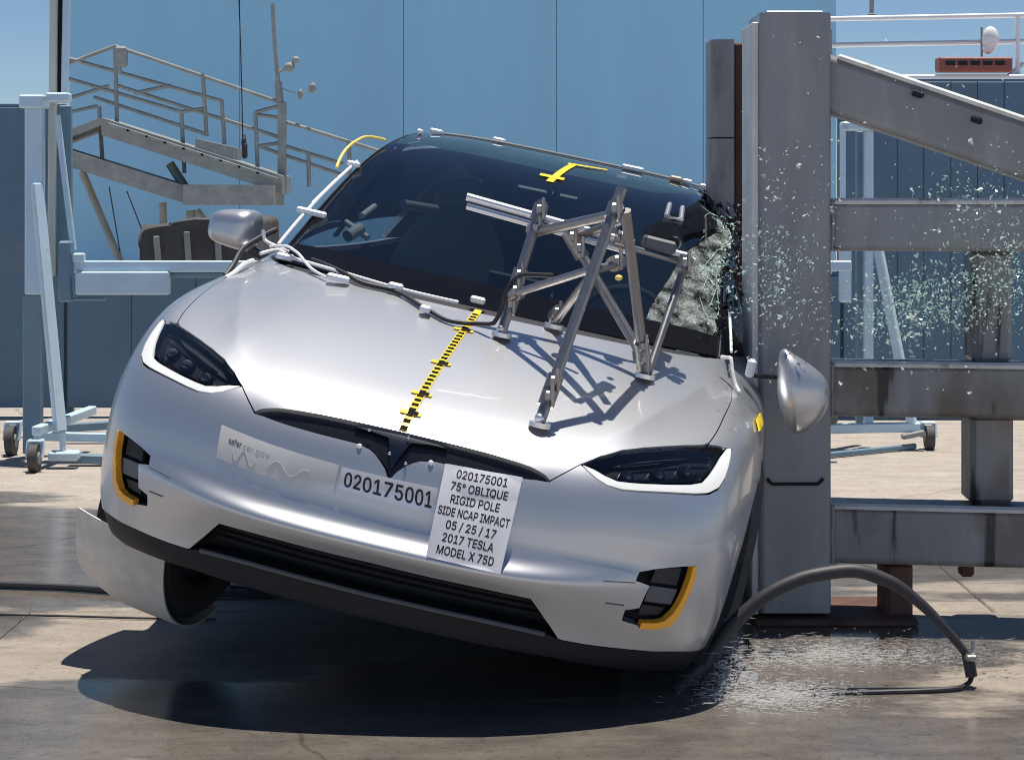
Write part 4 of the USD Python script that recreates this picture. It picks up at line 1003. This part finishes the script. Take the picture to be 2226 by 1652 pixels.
# wheels
def tyre_mesh(w, r):
    p = [(r * .66, -w * .46), (r * .80, -w * .52), (r * .93, -w * .50), (r * .985, -w * .42), (r, -w * .30), (r, w * .30), (r * .985, w * .42), (r * .93, w * .50), (r * .80, w * .52), (r * .66, w * .46), (r * .66, -w * .46)]
    m = trimesh.creation.revolve(np.array(p)[::-1], sections=56); m.apply_transform(rotm([0, 1, 0], 90)); m.fix_normals(); return m
def rim_mesh(r, sg):
    ms = [trimesh.creation.annulus(r * .60, r * .67, .20, sections=48)]
    for k in range(10):
        b = bevel_box(.05, r * .58, .03, .008); b.apply_translation([0, r * .34, 0]); b.apply_transform(rotm([0, 0, 1], 36 * k + (6 if k % 2 else -6))); b.apply_translation([0, 0, .07]); ms.append(b)
    c = trimesh.creation.cylinder(.075, .05, sections=24); c.apply_translation([0, 0, .07]); ms.append(c)
    d = trimesh.creation.cylinder(r * .5, .02, sections=32); d.apply_translation([0, 0, -.02]); ms.append(d)
    m = cat_(ms); m.apply_transform(rotm([0, 1, 0], 90 * sg)); return m
for nm, x, y, z, yaw, mt in (('L', -.80, .93, .265, -9, 'dusty_tyre'), ('R', .845, .93, .47, -9, 'tyre'), ('RL', -.85, 3.895, .26, 0, 'tyre'), ('RR', .83, 3.895, .38, 0, 'tyre')):
    w = sub(car, 'wheel')
    w.AddTranslateOp().Set(Gf.Vec3d(x, y, z)); w.AddRotateZOp().Set(float(yaw)); w.AddRotateYOp().Set(4.0 if nm == 'L' else 0.0)
    tm = tyre_mesh(.275, .37)
    if nm == 'L':
        obj('tyre', tm, M['tyre'], w, smooth=40)
        # pale sheet bent round the lower front of the lifted tyre
        Vs, Fs = [], []
        na, nx_ = 28, 8
        for lay in (0, 1):
            for k in range(na):
                a = math.radians(190 + (295 - 190) * k / (na - 1))
                for q in range(nx_):
                    e = q / (nx_ - 1)
                    x_ = -.205 + .345 * e
                    rr0 = .385 - .018 * (1 - math.sin(math.pi * min(e * 1.6, 1) / 2 + .25 if e < .6 else math.pi / 2)) * 3 - lay * .006
                    Vs.append((x_, rr0 * math.cos(a), rr0 * math.sin(a)))
        for k in range(na - 1):
            for q in range(nx_ - 1):
                a0 = k * nx_ + q; b0 = a0 + nx_; o = na * nx_
                Fs += [(a0, a0 + 1, b0 + 1), (a0, b0 + 1, b0), (o + a0, o + b0 + 1, o + a0 + 1), (o + a0, o + b0, o + b0 + 1)]
        o = na * nx_
        ring_ = [q for q in range(nx_)] + [k * nx_ + nx_ - 1 for k in range(1, na)] + [(na - 1) * nx_ + q for q in range(nx_ - 2, -1, -1)] + [k * nx_ for k in range(na - 2, 0, -1)]
        for q in range(len(ring_)):
            a0, b0 = ring_[q], ring_[(q + 1) % len(ring_)]
            Fs += [(a0, o + a0, o + b0), (a0, o + b0, b0)]
        gm = trimesh.Trimesh(Vs, Fs, process=False); trimesh.repair.fix_normals(gm)
        obj('splash_guard', gm, M['dusty_tyre'], w, smooth=40, label='pale dusty bent sheet wrapped round the lower front of the lifted wheel')
    else:
        obj('tyre', tm, M['tyre'], w, smooth=40)
    obj('rim', rim_mesh(.37, -1 if x < 0 else 1), M['rim'], w)

# mirrors
def mirror_shell():
    """Rounded wedge: tall at the inner end, tapering outwards, flat behind."""
    m = trimesh.creation.icosphere(4); v = m.vertices
    v = np.sign(v) * np.abs(v) ** np.array([.55, .8, .55])
    v[:, 1] = np.where(v[:, 1] > .2, .2 + (v[:, 1] - .2) * .15, v[:, 1])
    s = v[:, 0].copy()
    v[:, 2] *= np.where(v[:, 2] > 0, 1 - .28 * np.clip(s, -1, 1), 1 - .10 * s)
    v[:, 1] *= 1 - .25 * np.clip(s, -1, 1)
    m.vertices = v * [.094, .090, .070]
    return m
ml = UsdGeom.Xform.Define(stage, numbered(str(car.GetPath()), 'mirror'))
ml.AddTranslateOp().Set(Gf.Vec3d(-1.005, 1.55, 1.13)); ml.AddRotateZOp().Set(-8.0)
ms_ = mirror_shell(); ms_.vertices[:, 0] *= -1; ms_.invert()
obj('shell', ms_, SIL, ml, smooth=60)
obj('stalk', bar((.06, .02, -.06), (.22, .04, -.10), .05, .03), M['gloss_black'], ml)
mr = UsdGeom.Xform.Define(stage, numbered(str(car.GetPath()), 'mirror'))
tag(mr, 'wing mirror knocked upright in front of the barrier column')
m = trimesh.creation.icosphere(4); v = m.vertices.copy()
zz = v[:, 2]
wr = np.where(zz > 0, 1 - .78 * np.clip(zz, 0, 1) ** 2.2, 1 - .25 * np.clip(-zz, 0, 1) ** 2)
X = np.where(v[:, 0] > 0, v[:, 0] * 1.25 * wr, v[:, 0] * .50) - .25 * np.clip(zz, 0, 1) ** 2 + .15 * np.clip(-zz, 0, 1)
Yy = np.where(v[:, 1] > .1, .1 + (v[:, 1] - .1) * .15, v[:, 1])
m.vertices = np.c_[X * .096, Yy * .085, zz * .138] + at(1722, 850, 6.42)
m.vertices = to_car(m.vertices)
obj('shell', m, SIL, mr, smooth=80)
obj('stalk', bar(to_car(at(1640, 817, 6.50)), to_car(at(1690, 820, 6.46)), .03, .014, .004), M['gloss_black'], mr)
obj('bracket', bx(to_car(at(1632, 800, 6.5)), (.03, .05, .06), .008), M['white_tape'], mr)

# ---- labels and tape on the body
def quad_map(S, q, off):
    q = np.array(q, float)      # corners: top-left, top-right, bottom-right, bottom-left
    def f(s, t, d=0.0):
        s, t = np.asarray(s)[..., None], np.asarray(t)[..., None]
        uv = (q[0] * (1 - s) + q[1] * s) * (1 - t) + (q[3] * (1 - s) + q[2] * s) * t
        return S(uv[..., 0], uv[..., 1]) + S.normal(uv[..., 0], uv[..., 1]) * (off + np.asarray(d)[..., None] if np.ndim(d) else off + d)
    return f
def hang_map(S, q, off, bow=.004):
    """Paper taped at its corners, hanging straight instead of following the dished bumper."""
    q = np.array(q, float)
    C = S(q[:, 0], q[:, 1]) + S.normal(q[:, 0], q[:, 1]) * off
    n = np.cross(C[1] - C[0], C[0] - C[3]); n /= np.linalg.norm(n)
    if n[1] > 0: n = -n
    uu_, vv_ = np.meshgrid(np.linspace(.05, .95, 40), np.linspace(2.4, 6.6, 60)); SS = S(uu_.ravel(), vv_.ravel())
    ys = LinearNDInterpolator(SS[:, [0, 2]], SS[:, 1])
    def f(s, t, d=0.0):
        s, t = np.asarray(s, float)[..., None], np.asarray(t, float)[..., None]
        P = (C[0] * (1 - s) + C[1] * s) * (1 - t) + (C[3] * (1 - s) + C[2] * s) * t
        d = np.asarray(d, float); d = d[..., None] if d.ndim else d
        P = P + n * (bow * np.sin(np.pi * np.clip(t, 0, 1)) + .0012 * np.sin(9 * s + 4 * t))
        y0 = ys(P[..., 0], P[..., 2]); y0 = np.where(np.isnan(y0), 9, y0)
        P[..., 1] = np.minimum(P[..., 1], y0 - .0022)
        return P + n * d
    return f
def sheet(f, n=14, m=10, th=.0015):
    s, t = np.meshgrid(np.linspace(0, 1, n), np.linspace(0, 1, m))
    P = f(s, t).reshape(-1, 3)
    i = np.arange(n * m).reshape(m, n)
    F_ = np.concatenate([np.stack([i[:-1, :-1], i[1:, :-1], i[1:, 1:]], -1).reshape(-1, 3), np.stack([i[:-1, :-1], i[1:, 1:], i[:-1, 1:]], -1).reshape(-1, 3)])
    return trimesh.Trimesh(P, F_, process=False)
def lettering(f, text, s0, s1, tc, th, bold=True):
    """Text between s0 and s1 across the sheet, centred on tc, of height th (all in sheet units)."""
    m = meshkit.text_mesh(text, 1.0, .01, bold=bold)
    m = m.subdivide_to_size(.35)
    v = m.vertices.copy(); x0, x1 = v[:, 0].min(), v[:, 0].max()
    s = s0 + (v[:, 0] - x0) / (x1 - x0) * (s1 - s0)
    t = tc + th * (.5 - v[:, 1])
    m.vertices = f(s, t, .0003 + v[:, 2] / .01 * .0002)
    return m
f = quad_map(B, plate_q, .0016)
pt = obj('registration_plate', sheet(f, 60, 24), M['plate'], car, smooth=True)
obj('lettering', lettering(f, 'safer', .13, .29, .34, .17), mat('plate_ink', (.13, .14, .15), .5), pt)
obj('lettering', lettering(f, 'car.gov', .31, .58, .34, .17, False), M['faint_ink'], pt)
obj('emblem_outline', cat_([hose(f(np.linspace(.20, .46, 30), .66 + .18 * np.sin(np.linspace(0, 9.4, 30)), .0002), .0012, sec=6, n=60), hose(f(np.linspace(.56, .86, 30), .60 + .16 * np.sin(np.linspace(2, 11.4, 30)), .0002), .0012, sec=6, n=60)]), M['faint_ink'], pt)
f = quad_map(B, num_q, .0014)
nl = obj('number_label', sheet(f, 30, 20), M['paper'], car, smooth=True)
obj('lettering', lettering(f, '020175001', .05, .95, .50, .60), M['ink'], nl)
f = hang_map(B, info_q, .004)
il = obj('test_label', sheet(f, 36, 80), M['paper'], car, smooth=True)
for k, (tx, s0, s1) in enumerate((('020175001', .17, .83), ('75° OBLIQUE', .13, .87), ('RIGID POLE', .16, .80), ('SIDE NCAP IMPACT', .03, .97), ('05 / 25 / 17', .17, .83), ('2017 TESLA', .16, .84), ('MODEL X 75D', .12, .88))):
    obj('lettering', lettering(f, tx, s0, s1, .085 + k * .135, .085), M['ink'], il)
# checkered centre-line tape with cross targets
tape = obj('centre_tape', panel(B, [(-.0165, 7.06), (.0165, 7.06), (.0165, 9.93), (-.0165, 9.93)], off=.0025, rim=.001, step=.03, dented=False), M['yellow_tape'], car)
# equal physical spacing along the tape
vs = np.linspace(7.08, 9.92, 400); L_ = np.r_[0, np.cumsum(np.linalg.norm(np.diff(B(vs * 0, vs), axis=0), axis=1))]
nseg = int(L_[-1] / 0.0150)
tv = np.interp(np.arange(nseg + 1) * 0.0150, L_, vs)
for k in range(0, nseg - 1, 2):
    obj('black_mark', panel(B, [(-.013, tv[k]), (.013, tv[k]), (.013, tv[k + 1]), (-.013, tv[k + 1])], off=.004, rim=.001, step=.02, dented=False), M['black_tape'], tape)
for v in (7.78, 8.42, 9.12, 9.66):
    c = np.interp(v, vs, L_)
    va, vb, vc, vd = [np.interp(c + d, L_, vs) for d in (-.03, -.009, .009, .03)]
    obj('cross_target', panel(B, [(-.042, vb), (.042, vb), (.042, vc), (-.042, vc)], off=.005, rim=.001, step=.03, dented=False), M['yellow_tape'], tape)
    obj('cross_target', panel(B, [(-.010, vb), (.030, vb), (.030, vc), (-.010, vc)], off=.0065, rim=.001, step=.03, dented=False), M['black_tape'], tape)
rt = obj('roof_tape', panel(G, [(.0, 1.5), (.035, 1.5), (.075, 2.40), (.04, 2.40)], off=.004, rim=.001), M['yellow_tape'], car)
obj('cross_target', panel(G, [(-.045, 1.62), (.075, 1.62), (.075, 1.70), (-.045, 1.70)], off=.005, rim=.001), M['yellow_tape'], rt)
obj('cross_target', panel(G, [(.03, 2.36), (.26, 2.50), (.26, 2.56), (.03, 2.45)], off=.005, rim=.001), M['yellow_tape'], rt)
obj('mirror_bracket', hose([gp(1.02, 1.55, .01), gp(1.00, 1.22, .012), gp(1.22, 1.22, .012), gp(1.22, 1.55, .01)], .010, n=20, smooth=False), M['bright_steel'], car)
for k, (u, v, sx) in enumerate(((-1.95, 2.6, .02), (-1.75, 3.0, .05), (-.62, 3.2, .05), (.42, 3.05, .09), (1.0, 3.0, .05), (1.55, 3.0, .03), (1.2, 3.05, .04))):
    obj('roof_tab', bx(gp(u, v, .012), (sx, .05, .022), .006), M['white_tape'] if k != 4 else mat('tan_tape', (.55, .42, .28), .5), car)
sdecal(G, [(u, 3.15) for u in np.linspace(-1.9, 2.0, 30)], 0, .005, mat('roof_cable_tape', (.30, .28, .26), .6), car, 'roof_cable', off=.006)
obj('wing_tab', panel(B, [(5.7, 7.0), (6.1, 7.0), (6.1, 7.4), (5.7, 7.4)], off=.01, rim=.005), M['yellow_tape'], car)

# ------------------------------------------------------------------ camera rig on the hood
def w(u, v, off=0, S=None):
    S = S or B
    u, v = np.array(float(u)), np.array(float(v)); return to_world(S(u, v) + S.normal(u, v) * off)
rig = thing('camera_rig', 'steel tube camera rig of clamped struts standing on the hood', 'camera rig')
F1, F2, F3, F4 = w(.694, 8.169, .02), w(.176, 9.672, .02), w(1.97, 9.47, .02), w(.438, 9.90, .02)
T1, T2, T3 = at(1352, 410, 5.86), at(1180, 438, 6.30), at(1360, 458, 5.85)
nodes_ = [('strut', F1, T1, .0165), ('strut', F2, T2, .0165), ('strut', F3, T3, .0165), ('strut', at(1163, 505, 6.31), at(1342, 466, 5.86), .0165),
          ('strut', F3 + [0, 0, .04], at(1243, 518, 6.3), .0155), ('strut', F3 + [.01, 0, .0], at(1487, 582, 6.38), .0125), ('strut', F4, at(1292, 588, 6.1), .0145),
          ('strut', at(1112, 640, 6.2), at(1280, 588, 5.88), .0125), ('strut', at(1280, 592, 5.88), at(1345, 572, 6.04), .0125), ('strut', at(1355, 480, 5.93), at(1243, 518, 6.3), .013)]
for n_, a, b, r in nodes_: obj(n_, tube(a, b, r), M['steel'], rig)
ra, rb_ = at(1015, 428, 6.36), at(1378, 530, 6.3)
obj('rail', tube(ra, rb_, .0135), M['bright_steel'], rig)
obj('rail', tube(ra + [0, 0, -.030], rb_ + [0, 0, -.030], .0115), M['bright_steel'], rig)
ra2, rb2 = at(1378, 530, 6.3), at(1500, 566, 6.34)
obj('rail', tube(ra2 + [0, 0, -.015], rb2 + [0, 0, -.015], .010), M['steel'], rig)
def clamp(p, q, r=.024, L=.05):
    p, q = np.asarray(p), np.asarray(q); d = (q - p) / np.linalg.norm(q - p)
    m = tube(p - d * L / 2, p + d * L / 2, r, 16)
    b = bx(p + [.0, -.02, .008], (.022, .03, .03), .005); t = tube(p + [.012, -.03, -.02], p + [.012, -.03, .045], .006, 8)
    return cat_([m, b, t])
for p, q in ((F1 + (T1 - F1) * .10, T1), (F1 + (T1 - F1) * .16, T1), (T1 + (F1 - T1) * .10, F1), (F2 + (T2 - F2) * .20, T2), (T2 + (F2 - T2) * .08, F2), (F2 + (T2 - F2) * .42, T2), (F3 + (T3 - F3) * .08, T3), (F3 + (T3 - F3) * .16, T3), (at(1165, 500, 6.30), at(1342, 466, 5.86)),
             (at(1243, 520, 6.2), F3), (at(1258, 545, 6.2), F3), (at(1340, 572, 6.04), at(1280, 592, 5.88)), (at(1355, 520, 6.28), at(1500, 566, 6.32)), (at(1120, 637, 6.2), at(1280, 588, 5.88)), (F4 + [.01, 0, .03], at(1292, 588, 6.1)), (at(1488, 575, 6.28), F3)):
    obj('clamp', clamp(p, q), M['steel'], rig)
for p in (F1, F2, F3, F4):
    obj('foot', cat_([trimesh.creation.cylinder(.032, .014, sections=24, transform=trimesh.transformations.translation_matrix(p - [0, 0, .008]) @ rotm([0, 1, 0], 12)), ell(p + [0, 0, .01], (.016, .016, .016), sub_=2)]), M['bright_steel'], rig)
ex = thing('test_camera', 'small grey box camera clamped on the right end of the rig rail', 'camera')
obj('body', bx(at(1432, 532, 6.36), (.105, .12, .042), .008, rotm([0, 1, 0], 14)), M['grey_plastic'], ex)
obj('lens', tube(at(1462, 530, 6.42), at(1468, 528, 6.5), .022), M['gloss_black'], ex)
obj('mount', cat_([bx(at(1478, 552, 6.34), (.06, .05, .02), .006, rotm([0, 1, 0], 14)), bx(at(1500, 562, 6.34), (.035, .05, .014), .004, rotm([0, 1, 0], 20))]), M['white_tape'], ex)
obj('plug', ell(at(1345, 604, 6.1), (.012, .012, .009), sub_=2), M['yellow_wire'], ex)

# ------------------------------------------------------------------ cables and hoses on the car
def cable(name, pts, r, m, label, cat='cable', n=60, sec=8):
    return tag(obj(name, hose(pts, r, n=n, sec=sec), M[m]), label, cat, 'white hoses taped to the car' if name == 'white_hose' else None)
cable('black_cable', [w(-2.2, 9.98, .03), w(-1.2, 9.93, .022), w(-.9, 9.90, .014), w(-.52, 9.90, .012), w(-.21, 9.77, .012), w(-.07, 9.70, .012), w(.03, 9.70, .02), at(1068, 705, 6.22), at(1090, 672, 6.21), at(1103, 628, 6.2), at(1140, 597, 6.18), at(1225, 600, 6.12), at(1275, 592, 6.08)], .0075, 'cable', 'black cable lying across the hood and looping up into the camera rig')
cable('white_hose', [w(-4.9, 9.75, .03), w(-4.2, 9.97, .03), w(-3.2, 9.97, .022), w(-2.2, 9.95, .024), w(-1.2, 9.94, .02), w(-.55, 9.93, .014), w(-.1, 9.93, .012)], .0065, 'hose_white', 'white hose along the rear edge of the hood below the windscreen', 'hose')
cable('white_hose', [w(-4.4, 9.88, .05), w(-3.6, 9.98, .052), w(-2.8, 9.96, .05), w(-2.0, 9.9, .02), w(-1.5, 9.86, .015)], .005, 'hose_white', 'thinner white hose with slack bends at the left corner of the hood', 'hose')
cable('white_hose', [w(-2.62, .05, .03, G), w(-2.50, .4, .03, G), w(-2.48, .8, .022, G), w(-2.47, 1.05, .02, G)], .0065, 'hose_white', 'white hose taped along the windscreen pillar, inner one of two', 'hose')
cable('white_hose', [w(-2.95, .42, .03, G), w(-2.80, .6, .025, G), w(-2.72, .78, .022, G), w(-2.68, .92, .018, G)], .0065, 'hose_white', 'white hose along the roof edge above the side window, outer one of two', 'hose')
cable('black_cable', [at(600, 500, 7.05), at(560, 520, 6.98), at(525, 545, 6.9), at(505, 580, 6.8), at(490, 600, 6.75)], .010, 'cable', 'black cable hanging beside the left wing mirror')
cable('white_hose', [at(572, 500, 6.95), at(575, 520, 6.95), at(600, 535, 6.93), at(640, 552, 6.95)], .006, 'hose_white', 'short white hose looped behind the left wing mirror', 'hose')
cable('white_hose', [w(-4.9, 9.6, .02), at(530, 575, 6.72), at(510, 592, 6.66), at(490, 604, 6.6)], .008, 'hose_white', 'white hose end drooping over the left front fender', 'hose')
cable('yellow_wire', [at(732, 365, 7.4), at(745, 335, 7.5), at(770, 310, 7.6), at(800, 298, 7.7), at(838, 305, 7.75)], .006, 'yellow_wire', 'yellow wire arching above the left side of the roof', 'wire')
cable('pink_hose', [at(1568, 776, 6.45), at(1588, 778, 6.42), at(1592, 805, 6.4), at(1600, 838, 6.38), at(1608, 852, 6.36)], .006, 'hose_white', 'pale hose hanging off the right edge of the hood by the pole', 'hose')
cable('white_hose', [at(1586, 680, 6.7), at(1588, 720, 6.62), at(1590, 765, 6.5)], .005, 'hose_white', 'thin pale hose standing up at the broken right windscreen corner', 'hose')
for k, (u, v, S_, sx, lab) in enumerate(((-2.47, .98, G, .05, 'upper white tape strip on the windscreen pillar hoses'), (-2.32, .30, G, .11, 'long white tape strip across the foot of the windscreen pillar'), (-1.25, 9.86, B, .075, 'white tape over the hoses at the rear edge of the hood'), (-.52, 9.92, B, .05, 'white tape tab on the black cable where it leaves the hood edge'), (-.22, 9.74, B, .035, 'small white tape tab halfway along the black cable'), (-.02, 9.97, B, .05, 'white tape tab beside the top of the checkered tape'), (-3.4, 9.95, B, .06, 'white tape at the left corner of the hood'))):
    p = w(u, v, .022, S_)
    tag(obj('tape_strip', bx(p, (sx, .045, .022), .006, rotm([0, 1, 0], 13)), M['white_tape']), lab, 'tape', 'white tape strips holding the hoses')

# ------------------------------------------------------------------ hoses on the ground
th = thing('thick_hose', 'thick black hose arching from the front of the car over the wet ground', 'hose')
pts = [at(1470, 1500, 5.86), at(1535, 1435, 5.86), at(1600, 1350, 5.87), at(1685, 1282, 5.88), at(1770, 1250, 5.89), at(1850, 1240, 5.9), at(1930, 1262, 5.9), at(2005, 1315, 5.9), at(2060, 1372, 5.9), at(2103, 1424, 5.9)]
obj('hose', hose(pts, [.026, .024, .022, .021, .021, .021, .021, .017, .014, .012], n=70, sec=16), M['rubber'], th)
obj('coupling', tube(at(2103, 1420, 5.9), at(2112, 1470, 5.89), .018, 16), M['rubber'], th)
obj('valve', cat_([bx(at(2110, 1428, 5.88), (.035, .035, .02), .005), tube(at(2116, 1395, 5.92), at(2112, 1424, 5.9), .006, 8)]), M['steel'], th)
obj('tail', hose([at(2113, 1468, 5.89), at(2106, 1484, 5.88), at(2075, 1496, 5.84), at(2000, 1501, 5.82), at(1900, 1504, 5.81), at(1800, 1508, 5.79), at(1700, 1512, 5.77), at(1640, 1516, 5.75)], .0075, n=60), M['rubber'], th)
def gpt(px, py, z=0): 
    Y = (H - z) * F / (py - YH); return np.array([(px - CX) / F * Y, Y, z])
cable('ground_hose', [gpt(-140, 1266, .014), gpt(0, 1271, .014), gpt(150, 1277, .014), gpt(300, 1287, .014), gpt(460, 1290, .014), gpt(700, 1292, .014)], .013, 'cable', 'long black hose lying flat on the wet concrete left of the car', 'hose')
cable('ground_wire', [gpt(-80, 1334, .006), gpt(120, 1338, .006), gpt(300, 1343, .006), gpt(470, 1346, .006)], .004, 'cable', 'thin dark wire lying on the concrete at the left, nearer than the flat hose', 'wire')
ck = thing('cable_coil', 'small heap of dark coiled cable on the ground under the car', 'cable')
for k in range(4):
    a = np.linspace(0, 2 * np.pi, 30); c = gpt(520, 1296)
    rr_ = .09 - .012 * k
    obj('loop', hose(np.c_[c[0] + rr_ * 1.6 * np.cos(a), c[1] + .2 + rr_ * np.sin(a), .02 + .018 * k + .01 * np.sin(a * 2 + k)], .010, n=40, smooth=False), M['cable'] if k % 2 else M['steel'], ck)
# torn bits by the right front wheel
cable('torn_liner', [at(1556, 1424, 5.85), at(1585, 1432, 5.84), at(1598, 1455, 5.83), at(1604, 1500, 5.82)], .010, 'rubber', 'torn black strip hanging at the right front corner of the car', 'strip')
sc = trimesh.creation.box((.05, .05, .012)); sc = sc.subdivide().subdivide(); sc.vertices[:, 2] += .012 * np.sin(sc.vertices[:, 0] * 60)
sc.apply_transform(rotm([1, 0, 0], 50)); sc.apply_transform(rotm([0, 1, 0], 30)); sc.apply_translation(at(1625, 1475, 5.82))
tag(obj('torn_scrap', sc, M['grey_plastic'], smooth=40), 'small torn grey plastic scrap in the air by the splash', 'scrap')

# ------------------------------------------------------------------ flying glass and splashing water
def bits(n, sampler, smin, smax, seed, elong=1.0, pw=2.5):
    r = np.random.default_rng(seed)
    V, Ft = [], []
    for i in range(n):
        p = sampler(r); s = smin + (smax - smin) * r.random() ** pw
        a = r.normal(size=(4, 3)) * s; a[:, 0] *= elong
        k = len(V); V += list(p + a - a.mean(0)); Ft += [(k, k + 1, k + 2), (k, k + 2, k + 3), (k, k + 3, k + 1), (k + 1, k + 3, k + 2)]
    m = trimesh.Trimesh(V, Ft, process=False); return m
def blob(px, py, sx, sy, Y0, Y1):
    def f(r):
        return at(px + r.normal() * sx, py + r.normal() * sy, r.uniform(Y0, Y1))
    return f
def mixs(*fs):
    ws = np.cumsum([a for a, _ in fs]); ws = ws / ws[-1]
    return lambda r: fs[int(np.searchsorted(ws, r.random()))][1](r)
def uni(x0, x1, y0, y1, Y0, Y1): return lambda r: at(r.uniform(x0, x1), r.uniform(y0, y1), r.uniform(Y0, Y1))
cl = mixs((3.5, blob(2030, 655, 80, 42, 6.35, 6.7)), (1.4, blob(2200, 590, 45, 60, 6.1, 6.6)), (1.0, blob(1940, 700, 50, 40, 6.25, 6.65)), (1.3, blob(1675, 600, 45, 65, 6.35, 6.65)), (.7, blob(1570, 590, 20, 60, 7.0, 7.3)), (.7, blob(2120, 450, 70, 50, 6.2, 6.6)))
tag(obj('glass_shards', bits(7000, cl, .0006, .0056, 11, 1.0, 3.6), M['shard'], smooth=False), 'cloud of small greenish glass shards flying past the barrier', 'glass shards', kind='stuff')
wide = mixs((1, uni(1560, 2226, 60, 860, 6.0, 6.65)), (1, uni(1640, 1830, 300, 760, 6.2, 6.65)))
tag(obj('glass_specks', bits(420, wide, .0015, .0060, 12, 1.0), M['drop'], smooth=False), 'sparse white specks of broken glass scattered in the air around the column', 'glass specks', kind='stuff')
def splash(r):
    t = r.random()
    if t < .45: px, py0, hz = 1640 + abs(r.normal()) * 230, 1432 + r.normal() * 12, .018
    elif t < .8: px, py0, hz = 1690 + r.normal() * 75, 1522 + r.normal() * 14, .022
    else: px, py0, hz = 1600 + r.normal() * 22, 1500 + r.normal() * 14, .06
    Y = H * F / (py0 - YH)
    p = at(px, py0, Y); p[2] = abs(r.normal()) * hz
    return p
def spray(n, seed):
    """Low streaks of flung water, drawn out sideways, with some beads above them."""
    r = np.random.default_rng(seed)
    V, Ft = [], []
    for i in range(n):
        p = splash(r); k = len(V)
        if r.random() < .55:
            L, h = r.uniform(.004, .030) * r.random(), r.uniform(.0005, .0016)
            d = np.array([1, r.normal() * .25, r.normal() * .10]); d /= np.linalg.norm(d)
            V += [p - d * L, p + [0, h, 0], p + [0, 0, h * 1.4], p + d * L, p - [0, h, 0]]
            Ft += [(k, k + 1, k + 2), (k + 3, k + 2, k + 1), (k, k + 2, k + 4), (k + 3, k + 4, k + 2), (k, k + 4, k + 1), (k + 3, k + 1, k + 4)]
        else:
            s = .0006 + .0026 * r.random() ** 3
            V += [p + [s, 0, 0], p - [s, 0, 0], p + [0, s, 0], p - [0, s, 0], p + [0, 0, s], p - [0, 0, s]]
            Ft += [(k + a, k + b, k + c_) for a in (0, 1) for b in (2, 3) for c_ in (4, 5)]
    return trimesh.Trimesh(V, Ft, process=False)
tag(obj('water_splash', spray(11000, 13), M['water'], smooth=False), 'white streaky water spray thrown across the ground at the foot of the barrier', 'water splash', kind='stuff')
